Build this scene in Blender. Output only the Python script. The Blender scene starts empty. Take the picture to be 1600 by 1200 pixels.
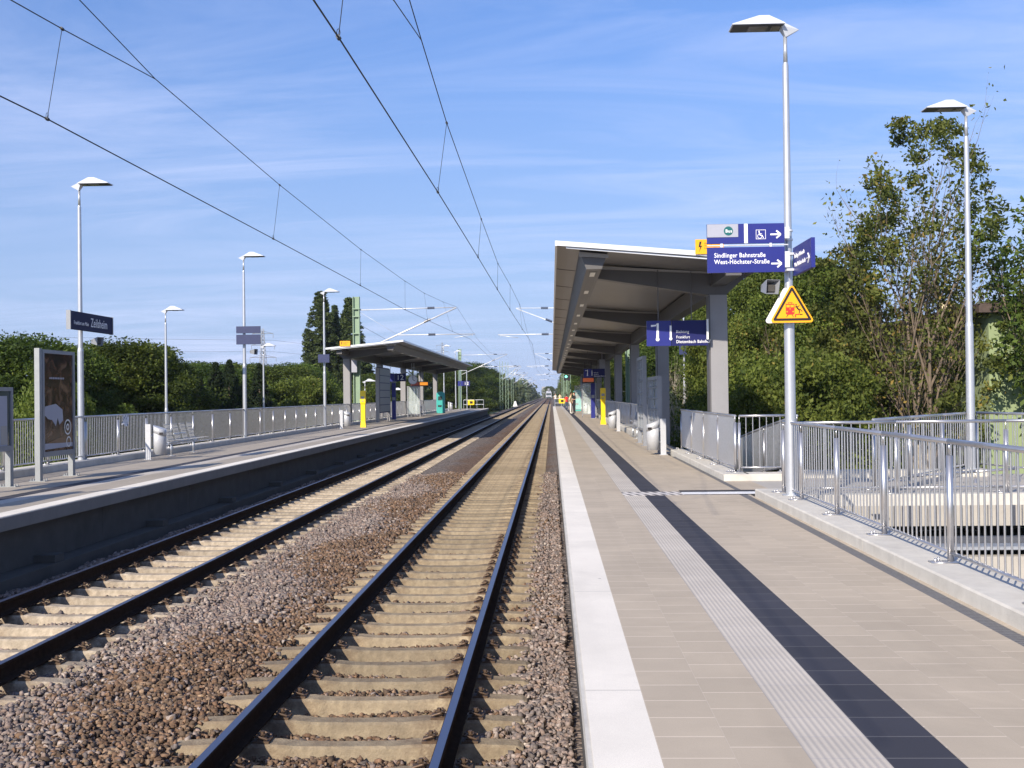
import bpy, math, random
import numpy as np
from mathutils import Vector, Matrix
R = math.radians
scene = bpy.context.scene
COL = scene.collection
random.seed(7)
# ---------------------------------------------------------------- camera
FPX = 1730.0
def _n(v):
    l = math.sqrt(sum(a*a for a in v)); return tuple(a/l for a in v)
wy = _n((62, -16, -FPX)); roll = R(0.70)
u0 = (-math.sin(roll), math.cos(roll), 0)
d_ = sum(a*b for a, b in zip(u0, wy)); wz = _n(tuple(a-d_*b for a, b in zip(u0, wy)))
wx = tuple(Vector(wy).cross(Vector(wz)))
cam = bpy.data.objects.new('camera', bpy.data.cameras.new('camera')); COL.objects.link(cam)
cam.data.sensor_width = 36; cam.data.lens = FPX/1600*36
cam.data.clip_start = 0.05; cam.data.clip_end = 5000
m = Matrix((wx, wy, wz)).to_4x4(); m.translation = Vector((0, 0, 2.334)); cam.matrix_world = m
scene.camera = cam
# ---------------------------------------------------------------- light and sky
AZ, EL = 26.0, 30.0            # sunlight travels towards +X by AZ from +Y, falling at EL
sun = bpy.data.objects.new('sun', bpy.data.lights.new('sun', 'SUN')); COL.objects.link(sun)
sun.data.energy = 5.0; sun.data.angle = R(0.53); sun.data.color = (1, .90, .76)
dv = Vector((math.sin(R(AZ))*math.cos(R(EL)), math.cos(R(AZ))*math.cos(R(EL)), -math.sin(R(EL))))
sun.rotation_euler = dv.to_track_quat('-Z', 'Y').to_euler()
world = bpy.data.worlds.new('World'); scene.world = world; world.use_nodes = True
nt = world.node_tree; nt.nodes.clear()
def N(nt, t, **k):
    n = nt.nodes.new(t)
    for a, b in k.items():
        if a == 'inp':
            for i, v in b.items():
                if isinstance(v, bpy.types.NodeSocket): nt.links.new(v, n.inputs[i])
                else: n.inputs[i].default_value = v
        else: setattr(n, a, b)
    return n
def M_(nt, op, a, b=None, c=None):
    n = nt.nodes.new('ShaderNodeMath'); n.operation = op
    for i, v in enumerate((a, b, c)):
        if v is None: continue
        if isinstance(v, bpy.types.NodeSocket): nt.links.new(v, n.inputs[i])
        else: n.inputs[i].default_value = v
    return n.outputs[0]
def MIX(nt, f, a, b, mode='MIX'):
    n = nt.nodes.new('ShaderNodeMix'); n.data_type = 'RGBA'; n.blend_type = mode
    for i, v in ((0, f), (6, a), (7, b)):
        if isinstance(v, bpy.types.NodeSocket): nt.links.new(v, n.inputs[i])
        else: n.inputs[i].default_value = v if i == 0 or len(v) == 4 else (*v, 1)
    return n.outputs[2]
sky = N(nt, 'ShaderNodeTexSky', sky_type='NISHITA', sun_disc=False, sun_elevation=R(EL), sun_rotation=R(180+AZ), altitude=100, air_density=1.0, dust_density=0.6, ozone_density=2.6)
tc = N(nt, 'ShaderNodeTexCoord')
sp = N(nt, 'ShaderNodeSeparateXYZ', inp={0: tc.outputs['Generated']})
zc = M_(nt, 'MAXIMUM', sp.outputs[2], 0.03); zc = M_(nt, 'ADD', zc, 0.10)
pr = N(nt, 'ShaderNodeCombineXYZ', inp={0: M_(nt, 'DIVIDE', sp.outputs[0], zc), 1: M_(nt, 'DIVIDE', sp.outputs[1], zc), 2: 0.0})
mp = N(nt, 'ShaderNodeMapping', inp={0: pr.outputs[0]}); mp.inputs['Rotation'].default_value = (0, 0, R(-14)); mp.inputs['Scale'].default_value = (.55, 2.0, 1)
n1 = N(nt, 'ShaderNodeTexNoise', inp={0: mp.outputs[0], 'Scale': 1.1, 'Detail': 12.0, 'Roughness': .66, 'Distortion': 1.1})
mp2 = N(nt, 'ShaderNodeMapping', inp={0: pr.outputs[0]}); mp2.inputs['Rotation'].default_value = (0, 0, R(10)); mp2.inputs['Scale'].default_value = (.5, .5, 1)
n2 = N(nt, 'ShaderNodeTexNoise', inp={0: mp2.outputs[0], 'Scale': .8, 'Detail': 3.0})
cl = M_(nt, 'MULTIPLY', N(nt, 'ShaderNodeMapRange', inp={0: n1.outputs[0], 1: .40, 2: .70}).outputs[0], N(nt, 'ShaderNodeMapRange', inp={0: n2.outputs[0], 1: .35, 2: .65, 3: .15, 4: 1.0}).outputs[0])
low = N(nt, 'ShaderNodeMapRange', inp={0: sp.outputs[2], 1: .42, 2: .05, 3: .55, 4: 1.0}).outputs[0]
cl = M_(nt, 'MULTIPLY', M_(nt, 'MULTIPLY', cl, low), .78)
tint = MIX(nt, 1.0, sky.outputs[0], (.88, 1.02, 1.36), 'MULTIPLY')
hz_ = N(nt, 'ShaderNodeMapRange', inp={0: sp.outputs[2], 1: .0, 2: .42, 3: .50, 4: .90}); hz_.interpolation_type = 'SMOOTHSTEP'
sc_ = N(nt, 'ShaderNodeVectorMath', operation='SCALE', inp={0: tint}); nt.links.new(hz_.outputs[0], sc_.inputs['Scale']); tint = sc_.outputs[0]
tint = MIX(nt, N(nt, 'ShaderNodeMapRange', inp={0: sp.outputs[2], 1: .30, 2: .02, 3: 0.0, 4: .75}).outputs[0], tint, (3.2, 4.2, 6.6))
skyc = MIX(nt, cl, tint, (5.2, 5.7, 7.8))
bg = N(nt, 'ShaderNodeBackground', inp={0: skyc, 1: .12})
wo = N(nt, 'ShaderNodeOutputWorld', inp={0: bg.outputs[0]})
scene.view_settings.view_transform = 'Standard'; scene.view_settings.look = 'None'
scene.view_settings.gamma = 1; scene.view_settings.exposure = 0.38
scene.render.engine = 'CYCLES'
# ---------------------------------------------------------------- materials
def mat(name, col, rough=.6, metal=0.0, var=.12, scale=6.0, bump=0.0, bscale=40.0, spec=.5, stretch=None, dirt=0.0, dirtcol=(.1, .08, .06)):
    ma = bpy.data.materials.new(name); ma.use_nodes = True; t = ma.node_tree; b = t.nodes['Principled BSDF']
    c = N(t, 'ShaderNodeTexCoord').outputs['Object']
    if stretch:
        mm = N(t, 'ShaderNodeMapping', inp={0: c}); mm.inputs['Scale'].default_value = stretch; c = mm.outputs[0]
    no = N(t, 'ShaderNodeTexNoise', inp={0: c, 'Scale': scale, 'Detail': 6.0, 'Roughness': .6})
    f = N(t, 'ShaderNodeMapRange', inp={0: no.outputs[0], 1: .3, 2: .7, 3: 1-var, 4: 1+var}).outputs[0]
    cc = N(t, 'ShaderNodeVectorMath', operation='SCALE', inp={0: (*col,)}); t.links.new(f, cc.inputs['Scale'])
    out = cc.outputs[0]
    if dirt:
        n3 = N(t, 'ShaderNodeTexNoise', inp={0: c, 'Scale': scale*.35, 'Detail': 8.0, 'Roughness': .7})
        out = MIX(t, N(t, 'ShaderNodeMapRange', inp={0: n3.outputs[0], 1: .5, 2: .75, 3: 0.0, 4: dirt}).outputs[0], out, dirtcol)
    t.links.new(out, b.inputs['Base Color'])
    b.inputs['Roughness'].default_value = rough; b.inputs['Metallic'].default_value = metal
    b.inputs['Specular IOR Level'].default_value = spec
    if bump:
        n4 = N(t, 'ShaderNodeTexNoise', inp={0: c, 'Scale': bscale, 'Detail': 5.0})
        bp = N(t, 'ShaderNodeBump', inp={'Strength': bump, 'Distance': .01, 'Height': n4.outputs[0]})
        t.links.new(bp.outputs[0], b.inputs['Normal'])
    return ma
MT = {}
MT['steel'] = mat('stainless_steel', (.58, .57, .57), .32, .85, .06, 20)
MT['galv'] = mat('galvanised_steel', (.58, .60, .62), .42, .75, .15, 9)
MT['pole'] = mat('lamp_pole_metal', (.52, .54, .57), .38, .55, .06, 6)
MT['lampwhite'] = mat('lamp_hood_paint', (.56, .59, .65), .5, 0, .04)
MT['lampdark'] = mat('lamp_underside', (.03, .03, .035), .4)
MT['lampglass'] = mat('lamp_glass', (.22, .20, .19), .15)
MT['conc'] = mat('kerb_concrete', (.55, .525, .47), .85, 0, .10, 5, .35, 90, dirt=.35, dirtcol=(.33, .30, .26))
MT['concshade'] = mat('wall_concrete_shaded', (.075, .07, .062), .9, 0, .15, 3, .3, 40, dirt=.5, dirtcol=(.04, .036, .03))  # dirty concrete, base colour also lowered to paint in the left wall's shade
MT['concpale'] = mat('pale_concrete', (.40, .375, .335), .85, 0, .07, 3, .2, 40, dirt=.2, dirtcol=(.40, .35, .28))
MT['sleeper'] = mat('sleeper_concrete', (.27, .215, .14), .9, 0, .28, 11, .8, 55, dirt=.75, dirtcol=(.19, .125, .07))
MT['rust'] = mat('rail_rust', (.030, .018, .012), .95, .0, .3, 14, .3, 60, spec=.08)
MT['railtop'] = mat('rail_polish', (.25, .23, .27), .36, 1.0, .08, 4, stretch=(1, .05, 1))
MT['galvdark'] = mat('case_leg_metal', (.30, .315, .32), .45, .3, .08)
MT['clip'] = mat('clip_iron', (.13, .085, .055), .6, .5, .3, 30)
MT['grey'] = mat('canopy_grey_paint', (.105, .10, .098), .45, 0, .07, 2)
MT['greyl'] = mat('canopy_light_grey', (.36, .345, .33), .5, 0, .05, 2)
MT['col'] = mat('column_paint', (.27, .265, .27), .45, 0, .05, 2)
MT['white'] = mat('white_paint', (.78, .78, .78), .4, 0, .03)
MT['fascia'] = mat('fascia_aluminium', (.74, .75, .76), .35, .3, .03)
MT['blue'] = mat('sign_blue', (.014, .02, .19), .42, 0, .04)
MT['blueshade'] = mat('sign_blue_shaded', (.010, .013, .10), .5, 0, .04, spec=.3)  # sign blue darkened, the shadow on the right panel painted into its colour
MT['navy'] = mat('sign_navy', (.008, .010, .055), .55, 0, .04, spec=.2)
MT['signback'] = mat('sign_back_slate', (.035, .045, .11), .5, 0, .06, spec=.3)
MT['text'] = mat('lettering_white', (.85, .85, .86), .4, 0, .0)
MT['signgrey'] = mat('sign_grey', (.36, .37, .43), .4, 0, .03)
MT['teal'] = mat('machine_teal', (.05, .40, .36), .4, 0, .06)
MT['green'] = mat('bus_green', (.01, .12, .12), .4)
MT['yellow'] = mat('validator_yellow', (.88, .60, .01), .35, 0, .04)
MT['orange'] = mat('warning_amber', (.93, .40, .006), .35, 0, .04)
MT['black'] = mat('black_paint', (.016, .012, .012), .4)
MT['red'] = mat('pictogram_red', (.80, .03, .02), .4)
MT['mast'] = mat('mast_green', (.22, .31, .21), .6, 0, .08, 3, dirt=.2, dirtcol=(.2, .22, .16))
MT['wire'] = mat('wire_copper', (.035, .04, .05), .5, .3)
MT['tube'] = mat('cantilever_aluminium', (.72, .73, .74), .4, .3)
MT['insul'] = mat('insulator', (.03, .03, .05), .3)
MT['bin'] = mat('bin_silver', (.50, .51, .53), .45, .2, .04)
MT['case'] = mat('case_grey', (.27, .28, .30), .4, .2, .05)
MT['glass'] = mat('pane_glass', (.05, .07, .07), .06, 0, .0, spec=.8)
MT['greenwall'] = mat('render_green', (.27, .335, .18), .9, 0, .05, .6, .2, 30)
MT['cream'] = mat('render_cream', (.72, .60, .36), .9, 0, .06, .8)
MT['roofbrown'] = mat('roof_tiles', (.085, .06, .05), .8, 0, .25, 5, .6, 8)
MT['metalplate'] = mat('joint_steel', (.80, .80, .80), .5, .1, .08)
MT['darkgap'] = mat('dark_rubber', (.025, .025, .03), .8)
MT['skin'] = mat('skin', (.55, .32, .22), .6, 0, .03)
MT['bark'] = mat('bark', (.17, .13, .095), .95, 0, .3, 12, .8, 20, stretch=(1, 1, .2))
MT['barkpale'] = mat('bark_pale', (.42, .37, .30), .9, 0, .3, 8, .5, 20)
MT['grass'] = mat('grass_bank', (.06, .09, .025), .95, 0, .5, 1.3, .8, 6, dirt=.6, dirtcol=(.12, .09, .05))
for n, c in (('clothred', (.55, .03, .03)), ('clothcream', (.75, .62, .36)), ('clothwhite', (.75, .72, .66)), ('clothblack', (.015, .015, .02)), ('denim', (.05, .07, .13)), ('hair', (.04, .025, .015))):
    MT[n] = mat(n, c, .9, 0, .1, 10)

def paving(name, col, jx, jy, stag=True, joint=(.72, .62, .50), var=.045, bumpy=0.3, x0=0.0, speck=.05, ribs=0):
    ma = bpy.data.materials.new(name); ma.use_nodes = True; t = ma.node_tree; b = t.nodes['Principled BSDF']
    c = N(t, 'ShaderNodeTexCoord').outputs['Object']; s = N(t, 'ShaderNodeSeparateXYZ', inp={0: c})
    X = M_(t, 'DIVIDE', M_(t, 'SUBTRACT', s.outputs[0], x0), jx); fx = M_(t, 'FLOOR', X)
    Y = M_(t, 'DIVIDE', s.outputs[1], jy)
    if stag: Y = M_(t, 'ADD', Y, M_(t, 'MULTIPLY', fx, .5))
    fy = M_(t, 'FLOOR', Y)
    jl = M_(t, 'LESS_THAN', M_(t, 'FRACT', Y), .011/jy)
    jl2 = M_(t, 'LESS_THAN', M_(t, 'FRACT', X), .004/jx)
    rn = N(t, 'ShaderNodeTexWhiteNoise', inp={0: N(t, 'ShaderNodeCombineXYZ', inp={0: fx, 1: fy}).outputs[0]})
    n1 = N(t, 'ShaderNodeTexNoise', inp={0: c, 'Scale': 220.0, 'Detail': 2.0})
    n2 = N(t, 'ShaderNodeTexNoise', inp={0: c, 'Scale': 1.1, 'Detail': 9.0, 'Roughness': .62})
    f = M_(t, 'ADD', 1-var, M_(t, 'MULTIPLY', rn.outputs[0], 2*var))
    f = M_(t, 'MULTIPLY', f, N(t, 'ShaderNodeMapRange', inp={0: n1.outputs[0], 1: .3, 2: .7, 3: 1-speck, 4: 1+speck}).outputs[0])
    f = M_(t, 'MULTIPLY', f, N(t, 'ShaderNodeMapRange', inp={0: n2.outputs[0], 1: .3, 2: .7, 3: .90, 4: 1.06}).outputs[0])
    cc = N(t, 'ShaderNodeVectorMath', operation='SCALE', inp={0: col}); t.links.new(f, cc.inputs['Scale'])
    o = MIX(t, M_(t, 'MULTIPLY', jl, .62), cc.outputs[0], joint)
    o = MIX(t, M_(t, 'MULTIPLY', jl2, .45), o, tuple(v*.75 for v in joint))
    h = M_(t, 'ADD', M_(t, 'MULTIPLY', n1.outputs[0], .12*bumpy), M_(t, 'MULTIPLY', M_(t, 'MAXIMUM', jl, jl2), -.4))
    if ribs:
        w = M_(t, 'ADD', M_(t, 'MULTIPLY', M_(t, 'SINE', M_(t, 'MULTIPLY', s.outputs[0], 2*math.pi/ribs)), .5), .5)
        o = MIX(t, M_(t, 'MULTIPLY', w, .28), o, (.30, .27, .26)); h = M_(t, 'ADD', h, M_(t, 'MULTIPLY', w, -1.0))
    n5 = N(t, 'ShaderNodeTexNoise', inp={0: c, 'Scale': .55, 'Detail': 10.0, 'Roughness': .72, 'Distortion': .6})
    o = MIX(t, N(t, 'ShaderNodeMapRange', inp={0: n5.outputs[0], 1: .50, 2: .72, 3: 0.0, 4: .38}).outputs[0], o, tuple(v*.62 for v in col))
    mp_ = N(t, 'ShaderNodeMapping', inp={0: c}); mp_.inputs['Scale'].default_value = (2.2, .12, 1)
    n6 = N(t, 'ShaderNodeTexNoise', inp={0: mp_.outputs[0], 'Scale': 1.5, 'Detail': 6.0})
    o = MIX(t, N(t, 'ShaderNodeMapRange', inp={0: n6.outputs[0], 1: .52, 2: .70, 3: 0.0, 4: .22}).outputs[0], o, tuple(v*.7 for v in col))
    vo = N(t, 'ShaderNodeTexVoronoi', inp={0: c, 'Scale': 2.3, 'Randomness': 1.0}); vs = N(t, 'ShaderNodeSeparateColor', inp={0: vo.outputs['Color']})
    gum = M_(t, 'MULTIPLY', M_(t, 'LESS_THAN', vo.outputs['Distance'], M_(t, 'MULTIPLY', vs.outputs[0], .045)), M_(t, 'GREATER_THAN', vs.outputs[1], .72))
    o = MIX(t, M_(t, 'MULTIPLY', gum, .55), o, (.12, .10, .09))
    t.links.new(o, b.inputs['Base Color']); b.inputs['Roughness'].default_value = .8
    bp = N(t, 'ShaderNodeBump', inp={'Strength': .6, 'Distance': .004, 'Height': h}); t.links.new(bp.outputs[0], b.inputs['Normal'])
    return ma
BEIGE = (.45, .38, .29)
MT['pave'] = paving('paving_beige', BEIGE, .3175, .30, x0=.452)
MT['ribbed'] = paving('paving_ribbed', (.53, .48, .41), .32, .30, False, x0=1.087, ribs=.032, joint=(.45, .42, .4))
MT['dark'] = paving('paving_navy', (.034, .034, .045), .307, .30, False, x0=1.407, joint=(.16, .155, .155), var=.14)
MT['edge'] = paving('paving_edge_white', (.77, .72, .63), 9.0, 2.95, False, joint=(.25, .24, .22), var=.02, x0=-4, speck=.10, bumpy=2.5)
def crossing():
    ma = mat('tactile_crossing', (.60, .56, .52), .8); t = ma.node_tree; b = t.nodes['Principled BSDF']
    s = N(t, 'ShaderNodeSeparateXYZ', inp={0: N(t, 'ShaderNodeTexCoord').outputs['Object']})
    w = M_(t, 'SINE', M_(t, 'MULTIPLY', M_(t, 'ADD', s.outputs[0], M_(t, 'MULTIPLY', s.outputs[1], .25)), 2*math.pi/.13)); w = M_(t, 'GREATER_THAN', w, 0.1)
    w2 = M_(t, 'GREATER_THAN', M_(t, 'ABSOLUTE', M_(t, 'SUBTRACT', s.outputs[1], 17.42)), .05)
    t.links.new(MIX(t, M_(t, 'MULTIPLY', w, w2), (.62, .58, .54), (.13, .12, .12)), b.inputs['Base Color']); return ma
MT['crossing'] = crossing()
MT['dotted'] = paving('paving_studded', (.62, .59, .56), .05, .10, True, joint=(.2, .2, .2), var=.1)
MT['drain'] = paving('drain_grating', (.10, .10, .105), .012, .05, False, joint=(.30, .29, .28), var=.2)
# ---------------------------------------------------------------- mesh builder
class MB:
    def __init__(s): s.v = []; s.f = []; s.mi = []; s.cur = 0
    def quad(s, *p):
        b = len(s.v); s.v += [tuple(q) for q in p]; s.f.append(tuple(range(b, b+len(p)))); s.mi.append(s.cur); return s
    def hull(s, bot, top):   # two polygons with the same count joined by sides
        n = len(bot); b = len(s.v); s.v += [tuple(q) for q in bot]+[tuple(q) for q in top]
        s.f.append(tuple(reversed(range(b, b+n)))); s.f.append(tuple(range(b+n, b+2*n)))
        for i in range(n):
            j = (i+1) % n; s.f.append((b+i, b+j, b+n+j, b+n+i))
        s.mi += [s.cur]*(n+2); return s
    def box(s, x0, x1, y0, y1, z0, z1):
        if x0 > x1: x0, x1 = x1, x0
        return s.hull([(x0, y0, z0), (x1, y0, z0), (x1, y1, z0), (x0, y1, z0)], [(x0, y0, z1), (x1, y0, z1), (x1, y1, z1), (x0, y1, z1)])
    def xprism(s, prof, y0, y1):     # XZ profile extruded along Y
        return s.hull([(x, y0, z) for x, z in prof][::-1], [(x, y1, z) for x, z in prof][::-1])
    def yprism(s, prof, x0, x1):     # YZ profile extruded along X
        return s.hull([(x0, y, z) for y, z in prof], [(x1, y, z) for y, z in prof])
    def cyl(s, a, b, r, r2=None, n=10, caps=True):
        a = Vector(a); b = Vector(b); d = (b-a).normalized(); r2 = r if r2 is None else r2
        u = d.cross(Vector((0, 0, 1))); u = Vector((1, 0, 0)) if u.length < 1e-4 else u.normalized(); w = d.cross(u)
        k = len(s.v)
        for c, rr in ((a, r), (b, r2)):
            for i in range(n):
                t = 2*math.pi*i/n; s.v.append(tuple(c+u*math.cos(t)*rr+w*math.sin(t)*rr))
        for i in range(n):
            j = (i+1) % n; s.f.append((k+j, k+i, k+n+i, k+n+j)); s.mi.append(s.cur)
        if caps:
            s.f.append(tuple(range(k, k+n))); s.f.append(tuple(reversed(range(k+n, k+2*n)))); s.mi += [s.cur]*2
        return s
    def tube(s, pts, r, n=6):
        for a, b in zip(pts[:-1], pts[1:]): s.cyl(a, b, r, n=n, caps=True)
        return s
    def build(s, name, mats, parent=None, smooth=False, loc=(0, 0, 0)):
        me = bpy.data.meshes.new(name); me.from_pydata(s.v, [], s.f)
        for k in (mats if isinstance(mats, (list, tuple)) else [mats]): me.materials.append(MT[k] if isinstance(k, str) else k)
        me.polygons.foreach_set('material_index', s.mi); me.update()
        if smooth:
            me.polygons.foreach_set('use_smooth', [len(p.vertices) == 4 for p in me.polygons])
        o = bpy.data.objects.new(name, me); COL.objects.link(o); o.location = loc
        if parent: o.parent = parent
        return o
def tag(o, label=None, cat=None, group=None, kind=None):
    if label: o['label'] = label
    if cat: o['category'] = cat
    if group: o['group'] = group
    if kind: o['kind'] = kind
    return o
def struct(o): o['kind'] = 'structure'; return o
def empty(name, loc, label, cat, group=None, rz=0.0):
    o = bpy.data.objects.new(name, None); COL.objects.link(o); o.location = loc; o.rotation_euler.z = rz; o.empty_display_size = .2
    return tag(o, label, cat, group)
def kids(o): return [c for c in COL.objects if c.parent == o]
CH = {}
def copy_tree(o, parent=None, depth=0):
    c = o.copy(); COL.objects.link(c); c.parent = parent
    for ch in CH.get(o.name, []): copy_tree(ch, c, depth+1)
    return c
def reg(root):
    bpy.context.view_layer.update()
    def rec(o):
        ks = [k for k in o.children]; CH[o.name] = ks
        for k in ks: rec(k)
    rec(root)
def dup(root, loc, label, group=None, rz=None, scale=None):
    if root.name not in CH: reg(root)
    c = copy_tree(root); c.location = loc; c['label'] = label
    if group: c['group'] = group
    if rz is not None: c.rotation_euler.z = rz
    if scale is not None: c.scale = scale
    return c
_fc = {}
def text(name, body, size, mat_, parent, mtx, bold=.0, align='LEFT', sx=1.0):
    cu = bpy.data.curves.new(name, 'FONT'); cu.body = body; cu.size = size; cu.offset = bold; cu.align_x = align; cu.extrude = .002; cu.resolution_u = 3; cu.space_character = 1.06; cu.offset = bold*.5
    tmp = bpy.data.objects.new('tmp', cu); COL.objects.link(tmp)
    dg = bpy.context.evaluated_depsgraph_get(); me = bpy.data.meshes.new_from_object(tmp.evaluated_get(dg))
    bpy.data.objects.remove(tmp); me.transform(Matrix.Diagonal((sx, 1, 1, 1))); me.transform(mtx)
    me.materials.clear(); me.materials.append(MT[mat_])
    o = bpy.data.objects.new(name, me); COL.objects.link(o); o.parent = parent; return o
def front(x, y, z):     # lettering that faces the camera side (-Y), origin at x,y,z
    return Matrix(((1, 0, 0, x), (0, 0, -1, y), (0, 1, 0, z), (0, 0, 0, 1)))
def faceleft(x, y, z):   # lettering on a face looking towards -X, reads along -Y
    return Matrix(((0, 0, -1, x), (-1, 0, 0, y), (0, 1, 0, z), (0, 0, 0, 1)))
def faceright(x, y, z):  # lettering on a face looking towards +X, reads along +Y
    return Matrix(((0, 0, 1, x), (1, 0, 0, y), (0, 1, 0, z), (0, 0, 0, 1)))
P = .76
E1 = .137; E2 = -7.45
# ================================================================ GROUND
def terrain():
    xs = [-900, -400, -150, -60, -40, -28, -20, -16, -13.2, -12.2, -9.5, -7.6, -2, 2.6, 4.6, 6, 9, 14, 20, 40, 80, 200, 500, 900]
    ys = [-60, -20, 0, 10, 20, 30, 45, 60, 80, 100, 120, 143, 150, 170, 200, 240, 300, 400, 550, 800, 1200, 2500]
    v = []; f = []
    for y in ys:
        for x in xs:
            inner = -12.4 < x < 3
            far = y > 145
            if inner: z = -.75
            elif far:
                dx = min(abs(x-3), abs(x+12.4)); z = (-.55 + .75*math.exp(-((dx-3)/3)**2) - min(2.5, max(0, dx-5)*.15))
            else:
                dx = (x-3) if x > 0 else (-12.4-x); z = -.75-min(3.3, max(0, dx)*(.55 if x < 0 else 1.2))
            v.append((x, y, z))
    n = len(xs)
    for j in range(len(ys)-1):
        for i in range(n-1): f.append((j*n+i, j*n+i+1, (j+1)*n+i+1, (j+1)*n+i))
    me = bpy.data.meshes.new('ground'); me.from_pydata(v, [], f); me.materials.append(MT['grass'])
    o = bpy.data.objects.new('ground', me); COL.objects.link(o); struct(o)
terrain()
# ballast -----------------------------------------------------------------
T1, T2 = -1.535, -5.69
def hz(x):
    def in_track(x, c): return abs(x-c)
    a = abs(x-T1); b = abs(x-T2); d = np.minimum(a, b)
    z = np.where(d < .95, -.305, np.where(d < 1.35, -.305+(d-.95)*.17, -.237+np.minimum(d-1.35, .7)*.09))
    z = np.where(x < -7.05, -.22, z); return z
def ballast_mat(name, stone):
    ma = bpy.data.materials.new(name); ma.use_nodes = True; t = ma.node_tree; b = t.nodes['Principled BSDF']
    b.inputs['Roughness'].default_value = .9; b.inputs['Specular IOR Level'].default_value = .25
    c = N(t, 'ShaderNodeTexCoord').outputs['Object']
    if stone:
        a = N(t, 'ShaderNodeAttribute', attribute_name='tint')
        n = N(t, 'ShaderNodeTexNoise', inp={0: c, 'Scale': 60.0, 'Detail': 4.0})
        f = N(t, 'ShaderNodeMapRange', inp={0: n.outputs[0], 1: .3, 2: .7, 3: .75, 4: 1.25}).outputs[0]
        cc = N(t, 'ShaderNodeVectorMath', operation='SCALE', inp={0: a.outputs['Color']}); t.links.new(f, cc.inputs['Scale'])
        t.links.new(cc.outputs[0], b.inputs['Base Color']); return ma
    v = N(t, 'ShaderNodeTexVoronoi', inp={0: c, 'Scale': 20.0, 'Randomness': 1.0})
    sv = N(t, 'ShaderNodeSeparateColor', inp={0: v.outputs['Color']})
    cr = N(t, 'ShaderNodeValToRGB', inp={0: sv.outputs[0]}); e = cr.color_ramp.elements
    e[0].color = (.085, .07, .06, 1); e[1].color = (.33, .275, .235, 1); k = cr.color_ramp.elements.new(.5); k.color = (.19, .155, .13, 1)
    s = N(t, 'ShaderNodeSeparateXYZ', inp={0: c})
    n = N(t, 'ShaderNodeTexNoise', inp={0: c, 'Scale': .5, 'Detail': 5.0})
    xx = M_(t, 'ADD', s.outputs[0], M_(t, 'MULTIPLY', M_(t, 'SUBTRACT', n.outputs[0], .5), 2.2))
    fa = N(t, 'ShaderNodeMapRange', inp={0: M_(t, 'ABSOLUTE', M_(t, 'SUBTRACT', xx, T1-.3)), 1: 2.0, 2: 1.3}).outputs[0]
    br = MIX(t, M_(t, 'MULTIPLY', fa, .8), cr.outputs[0], MIX(t, 1.0, cr.outputs[0], (1.0, .72, .50), 'MULTIPLY'))
    gaps = N(t, 'ShaderNodeMapRange', inp={0: v.outputs['Distance'], 1: .35, 2: .75, 3: 1.0, 4: .5}).outputs[0]
    cc = N(t, 'ShaderNodeVectorMath', operation='SCALE', inp={0: br}); t.links.new(gaps, cc.inputs['Scale'])
    t.links.new(cc.outputs[0], b.inputs['Base Color'])
    bp = N(t, 'ShaderNodeBump', inp={'Strength': 1.0, 'Distance': .03, 'Height': M_(t, 'SUBTRACT', 1.0, v.outputs['Distance'])}); t.links.new(bp.outputs[0], b.inputs['Normal'])
    return ma
MT['ballast'] = ballast_mat('ballast_bed', False); MT['stones'] = ballast_mat('ballast_stones', True)
b = MB(); xs = [-7.25, -7.05, -7.04, -6.3, -5.1, -4.74, -4.34, -3.9, -3.6, -3.3, -2.88, -2.48, -2.2, -.6, -.58, -.18, .0, .19]
prev = None
for x0, x1 in zip(xs[:-1], xs[1:]):
    z0, z1 = float(hz(np.array(x0))), float(hz(np.array(x1)))
    for y0, y1, dz in ((-6, 35, -.03), (35, 145, -.012)): b.quad((x0, y0, z0+dz), (x1, y0, z1+dz), (x1, y1, z1+dz), (x0, y1, z0+dz))
for y0, y1 in ((145, 320), (320, 900)):
    b.hull([(-9, y0, -.7), (2.2, y0, -.7), (2.2, y1, -.7), (-9, y1, -.7)], [(-8.2, y0, -.27), (1.2, y0, -.27), (1.2, y1, -.27), (-8.2, y1, -.27)])
o = b.build('track_bed', 'ballast'); struct(o)
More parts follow.
